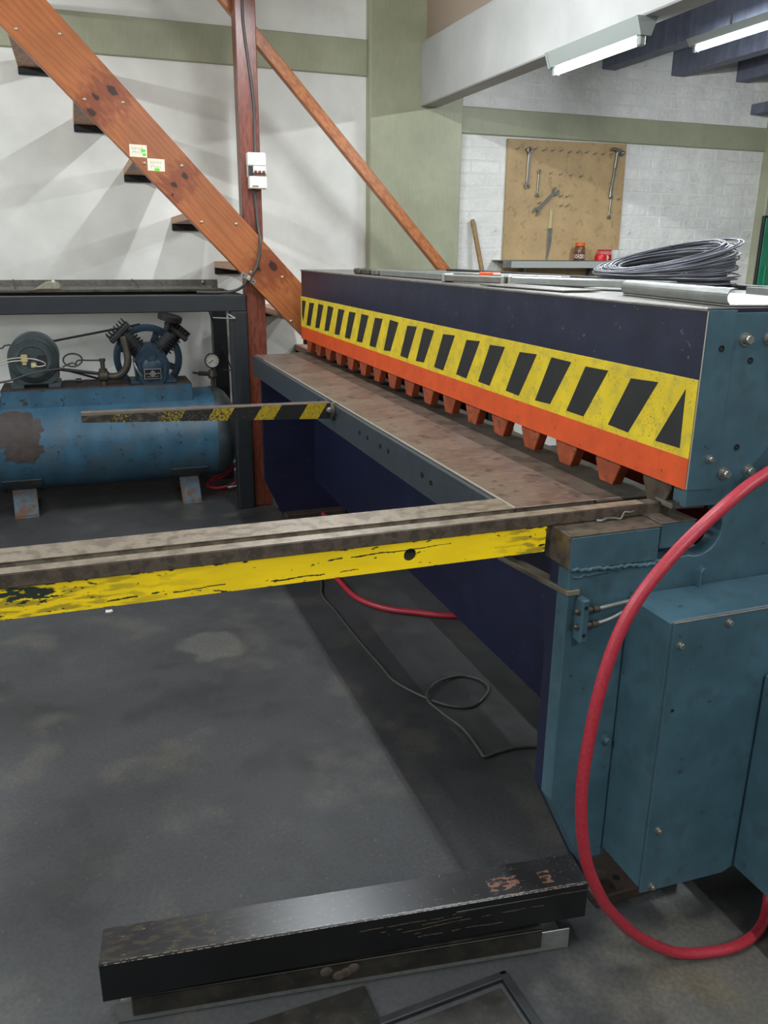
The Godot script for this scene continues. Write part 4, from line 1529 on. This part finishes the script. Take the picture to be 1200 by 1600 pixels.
	var dial := tex(64, 64, func(x: int, y: int) -> Color:
		var p := Vector2(x - 31.5, y - 31.5)
		var c := Color(0.8, 0.79, 0.74)
		var an := rad_to_deg(p.angle())
		if p.length() > 21 and p.length() < 28 and fposmod(an, 30.0) < 6.0 and not (an > 60 and an < 120):
			c = Color(0.15, 0.15, 0.15)
		if absf(p.x * 0.55 + p.y * 0.83) < 1.6 and p.length() < 22 and p.x < 4:
			c = Color(0.1, 0.1, 0.1)
		return c)
	st = mb()
	uvr = [0.692 - 0.038, 0.803 + 0.038, 0.076, 0.076]
	lathe(st, [[0.038, 0.0], [0.038, 0.001], [0.0, 0.001]], along(Vector3(0.692, 0.803, -4.837), zax), 24)
	obj("dial", st, uvmat(dial, 0.4), gauge)
	st = mb()
	rod(st, Vector3(0.655, 1.10, -4.60), Vector3(0.775, 0.765, -4.66), 0.004, 6)
	rod(st, Vector3(0.725, 0.772, -4.66), Vector3(0.80, 0.768, -4.655), 0.004, 6)
	single("bent_rod", st, M.dark, "thin bent rod hanging from the bench rail beside the pressure gauge", "rod")


# ---------------------------------------------------------------- tools on the wall
func wrench(t: Node3D, L: float, w: float, ring_top: bool) -> void:
	# hangs along -y from the origin; a ring or a jaw above, a jaw below
	var st := mb()
	bx(st, Vector3(0, -L / 2, 0), Vector3(w, L * 0.82, 0.006), 0.002)
	obj("shank", st, M.chrome, t)
	for k in 2:
		var up: bool = k == 0
		var y := 0.0 if up else -L
		st = mb()
		if up and ring_top:
			var rp := ring_path(Vector3(0, y, 0), Vector3(w * 0.85, 0, 0), Vector3(0, w * 0.85, 0), 16)
			tube(st, rp, w * 0.36, 8)
			obj("ring_end", st, M.chrome, t)
		else:
			var pts := []
			for q in 15:
				var a := deg_to_rad(-240.0 + q * 300.0 / 14.0)
				pts.append([cos(a) * w * 1.15, sin(a) * w * 1.15])
			pts.append_array([[w * 0.42, w * 1.1 * 0.85], [w * 0.45, -w * 0.1], [0.0, -w * 0.35], [-w * 0.45, -w * 0.1]])
			# jaw outline: a disc with a slot cut from the top
			var disc := PackedVector2Array()
			for q in 20:
				disc.append(Vector2(cos(TAU * q / 20), sin(TAU * q / 20)) * w * 1.15)
			var slot := V2([[-w * 0.5, 0.0], [0.0, -w * 0.35], [w * 0.5, 0.0], [w * 0.5, w * 2], [-w * 0.5, w * 2]])
			var cut := Geometry2D.clip_polygons(disc, slot)
			var turn := (0.0 if up else PI) + 0.22
			for poly in cut:
				prism(st, poly, -0.004, 0.004, Transform3D(Basis(Vector3(0, 0, 1), turn), Vector3(0, y, 0)), 0.0)
			obj("open_jaw", st, M.chrome, t)


func build_wall_tools() -> void:
	var zb := -5.325
	var t := thing("tool_board", "brown hardboard tool panel with small hooks on the white wall", "tool board")
	var st := mb()
	prism(st, V2([[2.808, 1.22], [3.757, 1.22], [3.742, 2.152], [2.803, 2.145]]), -5.345, zb, Transform3D(), 0.002)
	obj("panel", st, M.hardboard, t)
	var hooks := []
	for k in 13:
		hooks.append([2.865 + k * 0.0675, 2.082 + (k % 3) * 0.003 - k * 0.0005])
	for k in 4:
		hooks.append([3.13 + k * 0.081, 1.94 - k * 0.004])
	hooks.append_array([[3.225, 1.795], [3.275, 1.795], [3.232, 1.733], [3.28, 1.733], [3.055, 1.745], [3.70, 1.79]])
	for h in hooks:
		st = mb()
		var b := Vector3(h[0], h[1], zb - 0.002)
		tube(st, smooth_path([b, b + Vector3(0, 0.0, 0.02), b + Vector3(0.004, 0.002, 0.032), b + Vector3(0.008, 0.014, 0.036)], 3), 0.0028, 6)
		obj("hook", st, M.zinc, t)
	# wrenches
	var w := thing("wrench", "large bright ring wrench hanging upright at the left of the brown tool board", "wrench", Vector3(2.962, 2.078, zb + 0.012), "wrenches on the tool board")
	wrench(w, 0.225, 0.019, true)
	w.rotation.z = -0.02
	w = thing("wrench", "small thin wrench hanging upright below the large ring wrench", "wrench", Vector3(3.046, 1.948, zb + 0.012), "wrenches on the tool board")
	wrench(w, 0.155, 0.012, true)
	w.rotation.z = -0.03
	w = thing("wrench", "grey double open-ended wrench hanging at a slant on the tool board", "wrench", Vector3(3.184, 1.825, zb + 0.014), "wrenches on the tool board")
	wrench(w, 0.195, 0.023, false)
	w.rotation.z = -0.82
	w = thing("wrench", "narrow wrench hanging at the right edge of the board below the hammer", "wrench", Vector3(3.643, 1.80, zb + 0.012), "wrenches on the tool board")
	wrench(w, 0.135, 0.012, true)
	w.rotation.z = -0.05
	# hammer with a sleeve handle
	var h := thing("hammer", "steel claw hammer with a bright handle hung high on the right of the tool board", "hammer", Vector3(3.66, 2.1, zb + 0.02))
	st = mb()
	tube(st, smooth_path([Vector3(0.035, -0.008, 0), Vector3(0.0, 0.006, 0), Vector3(-0.03, 0.014, 0), Vector3(-0.062, 0.012, 0.002)], 4), 0.016, 10, 0.009)
	lathe(st, [[0.015, 0.0], [0.017, 0.004], [0.017, 0.014], [0.0, 0.016]], along(Vector3(0.03, -0.007, 0), Vector3(1, -0.2, 0)), 14, 20.0)
	obj("head", st, M.chrome, h)
	st = mb()
	bar(st, Vector3(0.0, 0.005, 0), Vector3(-0.012, -0.115, 0), 0.024, 0.016, 0.005, Vector3(0, 0, 1))
	obj("neck", st, M.chrome, h)
	st = mb()
	bar(st, Vector3(-0.012, -0.112, 0), Vector3(-0.028, -0.24, 0), 0.017, 0.012, 0.004, Vector3(0, 0, 1))
	bar(st, Vector3(-0.026, -0.225, 0), Vector3(-0.032, -0.305, 0), 0.021, 0.014, 0.004, Vector3(0, 0, 1))
	obj("handle", st, M.zinc, h)
	# knife
	var k := thing("kitchen_knife", "long kitchen knife with a cream handle hanging below the slanted wrench", "knife", Vector3(3.158, 1.70, zb + 0.006))
	st = mb()
	prism(st, V2([[-0.008, 0.004], [0.006, 0.012], [0.014, 0.004], [0.013, -0.06], [0.012, -0.12], [-0.012, -0.12], [-0.010, -0.06]]), -0.005, 0.009, Transform3D(), 0.003)
	obj("handle", st, M.cream, k)
	st = mb()
	prism(st, V2([[-0.012, -0.12], [0.022, -0.118], [0.021, -0.18], [0.014, -0.25], [0.0, -0.31], [-0.012, -0.335]]), 0.0, 0.003, Transform3D(), 0.001)
	obj("blade", st, M.zinc, k)
	st = mb()
	lathe(st, [[0.003, 0.0], [0.003, 0.001], [0.0, 0.001]], along(Vector3(0.004, -0.003, 0.009), Vector3(0, 0, 1)), 8)
	obj("hanging_hole", st, M.hole, k)
	# shelf under the board, its front edge nearer than the wall
	var zs := -5.17
	t = thing("wall_shelf", "narrow grey metal wall shelf under the brown tool board", "shelf")
	st = mb()
	bb(st, 2.73, 3.70, 1.362, 1.368, -5.345, zs, 0.001)
	obj("deck", st, M.zinc, t)
	st = mb()
	bb(st, 2.73, 3.70, 1.317, 1.367, zs - 0.004, zs, 0.001)
	obj("front_lip", st, mat(Color(0.68, 0.69, 0.67), 0.4, 0.2), t)
	st = mb()
	bb(st, 2.73, 2.79, 1.318, 1.366, zs - 0.001, zs + 0.003, 0.001)
	obj("end_clip", st, M.zinc, t)
	for x in [2.95, 3.5]:
		st = mb()
		prism(st, V2([[0.0, 1.362], [-0.15, 1.362], [0.0, 1.22]]), x - 0.01, x + 0.01, Transform3D(Basis(Vector3(0, 0, -1), Vector3.UP, Vector3(1, 0, 0)), Vector3(0, 0, -5.345)))
		obj("shelf_bracket", st, M.greysteel, t)
	# jar, red pot, packet and glasses
	var y0 := 1.368
	t = thing("spice_jar", "small glass jar of dark spice with an orange lid on the wall shelf", "jar", Vector3(3.375, y0, -5.25))
	st = mb()
	lathe(st, [[0.0, 0.001], [0.034, 0.001], [0.038, 0.006], [0.038, 0.045], [0.038, 0.05], [0.0, 0.05]], Transform3D(), 20, 30.0)
	var jar_label := tex(64, 32, func(x: int, y: int) -> Color:
		var c := Color(0.33, 0.11, 0.09)
		if y > 8 and y < 25 and (x % 11) < 7 and ((x / 11 + y / 5) % 2 == 0 or (x % 11) < 3):
			c = Color(0.85, 0.8, 0.75)
		return c)
	uvr = [0.0, 0.0, 1.0, 1.0]
	obj("label_band", st, tmat(jar_label, 0.06, 0.5, 0.0, false), t)
	st = mb()
	lathe(st, [[0.0365, 0.048], [0.037, 0.085], [0.028, 0.097], [0.0, 0.097]], Transform3D(), 20, 40.0)
	obj("glass_body", st, mat(Color(0.42, 0.27, 0.2), 0.15), t)
	st = mb()
	lathe(st, [[0.031, 0.096], [0.034, 0.098], [0.034, 0.118], [0.031, 0.121], [0.0, 0.121]], Transform3D(), 20, 30.0)
	obj("lid", st, mat(Color(0.83, 0.38, 0.12), 0.45), t)
	st = mb()
	lathe(st, [[0.0, 0.0], [0.042, 0.0], [0.043, 0.03], [0.036, 0.043], [0.012, 0.047], [0.0, 0.047]], Transform3D(Basis(), Vector3(3.54, y0, -5.23)), 20, 40.0)
	single("red_pot", st, mat(Color(0.78, 0.06, 0.1), 0.4), "low round red plastic pot on the wall shelf beside the packet", "pot")
	var pk := tex(64, 48, func(x: int, y: int) -> Color:
		var c := Color(0.7, 0.08, 0.12)
		if y < 22 and y > 6 and x % 16 > 3 and (x + y) % 9 < 4:
			c = Color(0.9, 0.85, 0.82)
		if y > 24 and absf(x - 36.0) < 14.0 - absf(y - 36.0) * 0.5:
			c = Color(0.88, 0.78, 0.62)
		return c)
	st = mb()
	uvr = [3.555, y0 + 0.075, 0.105, 0.075]
	bb(st, 3.555, 3.66, y0, y0 + 0.075, -5.30, -5.27, 0.002)
	single("packet", st, uvmat(pk, 0.5), "red and cream cardboard packet at the right end of the wall shelf", "packet")
	for x in [3.672, 3.69]:
		pass
	t = thing("drinking_glass", "clear drinking glass at the right end of the wall shelf", "glass", Vector3(3.655, y0, -5.22))
	st = mb()
	lathe(st, [[0.0, 0.0], [0.026, 0.0], [0.03, 0.072], [0.028, 0.072], [0.024, 0.006], [0.0, 0.006]], Transform3D(), 18, 30.0)
	obj("tumbler", st, M.glass, t)
	# broom stick leaning on the wall
	st = mb()
	var p := Vector3(2.84, 0.0, -5.02)
	var q := Vector3(2.556, 1.652, -5.33)
	lathe(st, [[0.0, 0.0], [0.017, 0.0], [0.018, 0.02], [0.016, 1.66], [0.012, 1.68], [0.0, 1.683]], Transform3D(), 14, 40.0)
	var o := single("broom_stick", st, M.broom, "bare wooden broom stick leaning on the white wall beside the tool board", "stick")
	o.transform = along(p, q - p)
	# green cabinet at the right edge
	t = thing("green_panel", "tall green metal panel with a dark edge standing by the wall at the right edge", "panel", Vector3(5.35, 0, -5.2))
	st = mb()
	bb(st, -0.415, 0.4, 0.0, 1.70, -0.02, 0.006, 0.003)
	obj("dark_frame", st, M.dark, t)
	st = mb()
	bb(st, -0.398, 0.39, 0.01, 1.685, 0.0, 0.012, 0.003)
	obj("sheet", st, M.green, t)
	st = mb()
	bb(st, -0.36, -0.345, 1.17, 1.34, 0.01, 0.03, 0.004)
	obj("handle", st, M.green, t)
	st = mb()
	lathe(st, [[0.014, 0.0], [0.014, 0.03], [0.0, 0.032]], along(Vector3(-0.41, 1.18, 0.0), Vector3.LEFT), 10)
	obj("hinge_pin", st, M.dark, t)


# ---------------------------------------------------------------- what lies on the beam
func build_beam_clutter() -> void:
	var y0 := 1.3255
	# coil of wire
	var st := mb()
	rng.seed = 21
	for k in 72:
		var f := k / 71.0
		var r := 0.165 + rng.randf_range(-0.03, 0.025)
		var tilt := 0.0
		var c := Vector3(1.655, y0 + 0.006 + 0.032 * minf(f * 1.6, 1.0) + rng.randf_range(0.0, 0.006), -2.10)
		if f > 0.35:
			tilt = (f - 0.35) * 0.40 + rng.randf_range(-0.02, 0.03)
			c.y += 0.052 * (f - 0.35) / 0.65
			r += 0.015
		c.x += rng.randf_range(-0.014, 0.014)
		c.z += rng.randf_range(-0.014, 0.014)
		var u := Vector3(cos(tilt), sin(tilt), 0) * r
		var v := Vector3(0, rng.randf_range(-0.03, 0.03), 1).normalized() * r * rng.randf_range(0.9, 1.05)
		var a0 := rng.randf_range(0, TAU)
		tube(st, ring_path(c, u, v, 44, a0, a0 + TAU), 0.0026, 5)
	single("wire_coil", st, M.wire, "loose coil of grey steel wire lying on top of the shear beam", "wire coil")
	# bright folded gutter piece near the end
	var t := thing("folded_gutter", "short bright folded metal gutter lying near the end of the shear beam", "metal offcut", Vector3(1.185, y0, -1.465))
	st = mb()
	var arc := []
	for k in 11:
		var a := deg_to_rad(75.0 + k * 165.0 / 10.0)
		arc.append([0.0165 * cos(a), 0.018 + 0.0165 * sin(a)])
	var inner := []
	for k in 11:
		var a := deg_to_rad(240.0 - k * 165.0 / 10.0)
		inner.append([0.0152 * cos(a), 0.018 + 0.0152 * sin(a)])
	prism(st, V2(arc + inner), -0.22, 0.21, Transform3D())
	obj("lip", st, M.zinc, t)
	st = mb()
	bb(st, -0.012, 0.32, 0.001, 0.004, -0.22, 0.21, 0.001)
	bb(st, 0.31, 0.32, 0.002, 0.02, -0.22, 0.21, 0.001)
	obj("sheet", st, M.zinc, t)
	t.rotation.y = -0.16
	# lengths of bar and sheet further along
	t = thing("rail_length", "long pale rail with a clamped grey sleeve on the middle of the beam top", "metal length", Vector3.ZERO, "metal lengths on the beam")
	var pa := Vector3(1.125, y0 + 0.0135, -2.52)
	var pd := Vector3(0.48, 0, 1.0).normalized()
	st = mb()
	bar(st, pa + pd * 0.26, pa + pd * 0.78, 0.045, 0.024, 0.004)
	obj("bar", st, M.zinc, t)
	st = mb()
	bar(st, pa, pa + pd * 0.25, 0.040, 0.021, 0.003)
	obj("sleeve", st, M.greysteel, t)
	for k in [0.0, 0.235, 0.262]:
		st = mb()
		bar(st, pa + pd * k, pa + pd * (k + 0.014), 0.049, 0.027, 0.003)
		obj("clamp", st, M.chrome, t)
	t = thing("rail_length", "pale rail with dull end fittings lying along the far front edge of the beam", "metal length", Vector3.ZERO, "metal lengths on the beam")
	pa = Vector3(1.13, y0 + 0.0125, -3.45)
	pd = Vector3(0.06, 0, 1.0).normalized()
	st = mb()
	bar(st, pa + pd * 0.28, pa + pd * 0.86, 0.042, 0.022, 0.003)
	obj("bar", st, M.zinc, t)
	for k in 3:
		st = mb()
		bar(st, pa + pd * (0.095 * k), pa + pd * (0.095 * k + 0.07), 0.046, 0.024, 0.006)
		obj("end_fitting", st, M.brass if k < 2 else M.greysteel, t)
	t = thing("rail_length", "thin pale rail with an orange end lying behind the other lengths on the beam", "metal length", Vector3.ZERO, "metal lengths on the beam")
	st = mb()
	bar(st, Vector3(1.36, y0 + 0.009, -3.35), Vector3(1.60, y0 + 0.009, -2.56), 0.045, 0.016, 0.003)
	obj("bar", st, M.zinc, t)
	st = mb()
	bar(st, Vector3(1.478, y0 + 0.0105, -2.96), Vector3(1.499, y0 + 0.0105, -2.89), 0.05, 0.021, 0.003)
	obj("band", st, M.orange, t)
	st = mb()
	bx(st, Vector3(1.17, y0 + 0.004, -2.02), Vector3(0.11, 0.004, 0.42), 0.001, Basis(Vector3.UP, 0.06))
	single("metal_sheet", st, M.greysteel, "grey metal sheet strip lying near the front edge of the beam", "metal sheet", "sheet offcuts on the beam")
	st = mb()
	bx(st, Vector3(1.37, y0 + 0.004, -1.82), Vector3(0.08, 0.004, 0.30), 0.001, Basis(Vector3.UP, 0.5))
	single("metal_sheet", st, M.zinc, "pale metal sheet strip lying in front of the wire coil", "metal sheet", "sheet offcuts on the beam")
	st = mb()
	bb(st, 1.74, 1.80, y0, y0 + 0.012, -3.9, -1.35, 0.002)
	single("angle_length", st, M.dark, "long dark metal strip lying along the back edge of the beam", "metal length")
	st = mb()
	bx(st, Vector3(1.45, y0 + 0.010, -2.02), Vector3(0.022, 0.009, 0.2), 0.002, Basis(Vector3.UP, 0.85))
	single("wood_lath", st, M.arm, "thin pale worn lath under the edge of the wire coil", "lath")


# ---------------------------------------------------------------- hoses and cable
func build_hoses() -> void:
	var st := mb()
	var r := 0.0112
	tube(st, smooth_path([Vector3(1.62, 1.12, -1.16), Vector3(1.35, 1.10, -1.14), Vector3(1.135, 1.045, -1.10), Vector3(1.006, 1.005, -1.06), Vector3(0.903, 0.931, -1.05), Vector3(0.83, 0.841, -1.05), Vector3(0.791, 0.732, -1.05), Vector3(0.771, 0.596, -1.05), Vector3(0.768, 0.477, -1.05), Vector3(0.79, 0.343, -1.05), Vector3(0.839, 0.232, -1.054), Vector3(0.876, 0.177, -1.055), Vector3(0.928, 0.115, -1.056), Vector3(0.984, 0.066, -1.056), Vector3(1.044, 0.028, -1.053), Vector3(1.107, 0.015, -1.043), Vector3(1.183, 0.015, -1.034), Vector3(1.262, 0.016, -1.052), Vector3(1.32, 0.03, -1.09), Vector3(1.36, 0.09, -1.14), Vector3(1.40, 0.12, -1.25)], 8), r, 14)
	single("air_hose", st, M.red, "red braided air hose looping in front of the blue shear cover to the floor", "hose", "red air hoses")
	st = mb()
	tube(st, smooth_path([Vector3(1.135, 0.013, -4.50), Vector3(1.125, 0.013, -4.386), Vector3(1.17, 0.013, -4.15), Vector3(1.10, 0.013, -3.75), Vector3(0.985, 0.013, -3.40), Vector3(0.975, 0.013, -3.2), Vector3(0.993, 0.013, -3.033), Vector3(1.063, 0.013, -2.906), Vector3(1.172, 0.013, -2.823), Vector3(1.298, 0.013, -2.748), Vector3(1.5, 0.013, -2.70)], 8), 0.0125, 12)
	single("air_hose", st, M.red, "red air hose lying on the dark floor and passing under the navy skirt", "hose", "red air hoses")
	st = mb()
	var pts := [[0.95, -3.6], [0.904, -3.298], [0.862, -3.131], [0.869, -2.955], [0.876, -2.677], [0.889, -2.459], [0.897, -2.338], [0.95, -2.215], [1.007, -2.135], [1.077, -2.105], [1.146, -2.147], [1.187, -2.204], [1.175, -2.264], [1.119, -2.302], [1.017, -2.263], [0.953, -2.184], [0.963, -2.085], [0.996, -1.989], [0.993, -1.875], [0.993, -1.84], [1.035, -1.847], [1.111, -1.851], [1.198, -1.827], [1.4, -1.80]]
	var pp := []
	for k in pts.size():
		pp.append(Vector3(pts[k][0], 0.0055 + (0.011 if k > 13 and k < 17 else 0.0), pts[k][1]))
	tube(st, smooth_path(pp, 6), 0.0052, 8)
	single("floor_cable", st, M.cable, "thin dark cable with one loop lying on the floor under the shear", "cable")
	# red coil and coupling on the floor behind the bench leg
	var t := thing("coupling_hose", "short red hose with a silver coupling on the floor behind the bench leg", "hose", Vector3(0.76, 0.0, -4.97))
	st = mb()
	tube(st, smooth_path([Vector3(-0.10, 0.05, 0.0), Vector3(-0.02, 0.10, 0.02), Vector3(0.06, 0.13, 0.0), Vector3(0.09, 0.06, -0.03), Vector3(0.02, 0.014, 0.02), Vector3(-0.08, 0.013, 0.05), Vector3(-0.12, 0.03, 0.0), Vector3(0.0, 0.07, -0.03), Vector3(0.07, 0.14, -0.03)], 6), 0.011, 8)
	obj("hose", st, M.red, t)
	st = mb()
	lathe(st, [[0.012, 0.0], [0.016, 0.004], [0.016, 0.03], [0.01, 0.034], [0.01, 0.06], [0.0, 0.06]], along(Vector3(-0.01, 0.02, 0.085), Vector3(1, 0.15, 0.2)), 12, 20.0)
	obj("coupling", st, M.chrome, t)


# ---------------------------------------------------------------- things on the floor
func build_floor_items() -> void:
	# black square tube on a galvanised channel
	var yaw := atan2(0.12, 0.967)
	var t := thing("black_square_tube", "thick black square steel tube with scuffed paint lying across the front", "steel tube", Vector3(0.408, 0.071, -1.268))
	t.rotation.y = -yaw
	var L := 0.982
	var st := mb()
	uvr = [-L / 2, 0.045, L, 0.09]
	bb(st, -L / 2, L / 2, 0.0845, 0.09, -0.043, 0.044, 0.002)
	obj("top_wall", st, M.blacktube, t)
	st = mb()
	uvr = [-L / 2, 0.088, L, 0.088]
	bb(st, -L / 2, L / 2, 0.0, 0.088, 0.039, 0.045, 0.002)
	obj("front_wall", st, M.blackside, t)
	st = mb()
	bb(st, -L / 2, L / 2, 0.0, 0.0885, -0.045, -0.039, 0.002)
	bb(st, -L / 2, L / 2, 0.0, 0.006, -0.044, 0.044, 0.002)
	obj("back_wall", st, M.frameblack, t)
	st = mb()
	bb(st, 0.2, L / 2, 0.067, 0.072, 0.0445, 0.0465, 0.0006)
	obj("side_seam", st, M.blackside, t)
	t = thing("galvanised_channel", "galvanised metal channel with bright ends lying under the black square tube", "metal channel", Vector3(0.395, 0.0, -1.228))
	t.rotation.y = -atan2(0.131, 0.916)
	st = mb()
	L = 0.925
	bb(st, -L / 2, L / 2, 0.0, 0.003, -0.075, 0.0, 0.001)
	bb(st, -L / 2, L / 2, 0.0, 0.052, -0.003, 0.0, 0.001)
	bb(st, -L / 2, L / 2, 0.0, 0.069, -0.078, -0.074, 0.001)
	obj("channel", st, M.zinc, t)
	t = thing("rusty_angle", "dirty rusted steel angle with weld blobs lying on the galvanised channel", "steel angle", Vector3(0.395, 0.0, -1.228))
	t.rotation.y = -atan2(0.131, 0.916)
	st = mb()
	bb(st, -L / 2 + 0.03, L / 2 - 0.065, 0.018, 0.066, 0.001, 0.007, 0.002)
	bb(st, -L / 2 + 0.03, L / 2 - 0.065, 0.060, 0.066, -0.065, 0.007, 0.002)
	obj("angle", st, M.oldplate, t)
	st = mb()
	for p in [[-0.06, 0.05], [-0.035, 0.035], [-0.005, 0.048], [-0.02, 0.04]]:
		lathe(st, [[0.014, 0.0], [0.010, 0.0022], [0.004, 0.003], [0.0, 0.003]], along(Vector3(p[0], p[1], 0.0062), Vector3(0, 0, 1)), 10)
	obj("weld_blob", st, M.barsteel, t)
	# floor plates at the bottom edge
	st = mb()
	bx(st, Vector3(0.27, 0.006, -1.0), Vector3(0.29, 0.012, 0.41), 0.002, Basis(Vector3.UP, 0.03))
	single("floor_plate", st, M.oldplate, "dirty brown steel plate on the floor in front of the galvanised channel", "steel plate")
	t = thing("framed_plate", "dark steel plate inside a raised rusty frame on the floor", "steel plate", Vector3(0.687, 0.0, -1.141))
	t.rotation.y = 0.06
	st = mb()
	bb(st, -0.36, 0.006, 0.0, 0.012, -0.006, 0.010, 0.002)
	bb(st, -0.010, 0.008, 0.0, 0.012, -0.006, 0.45, 0.002)
	bb(st, -0.36, -0.345, 0.0, 0.012, -0.006, 0.45, 0.002)
	obj("frame", st, M.dark, t)
	st = mb()
	bb(st, -0.335, -0.022, 0.0, 0.006, 0.024, 0.45, 0.001)
	obj("plate", st, M.oldplate, t)
	# wooden block by the far foot
	st = mb()
	bx(st, Vector3.ZERO, Vector3(0.15, 0.045, 0.10), 0.004)
	var o := single("wooden_block", st, M.blockwood, "small brown wooden block on the floor by the far foot of the shear", "block")
	o.position = Vector3(1.03, 0.0225, -4.46)
	st = mb()
	prism(st, V2([[-0.014, -0.01], [0.004, -0.013], [0.016, -0.004], [0.009, 0.004], [0.013, 0.012], [-0.003, 0.009], [-0.012, 0.014]]), 0.0, 0.004, Transform3D(Basis(Vector3.RIGHT, -PI / 2), Vector3(-0.008, 0.0005, -3.262)))
	single("paper_scrap", st, M.white, "tiny torn white scrap on the dark floor below the yellow plate", "scrap")
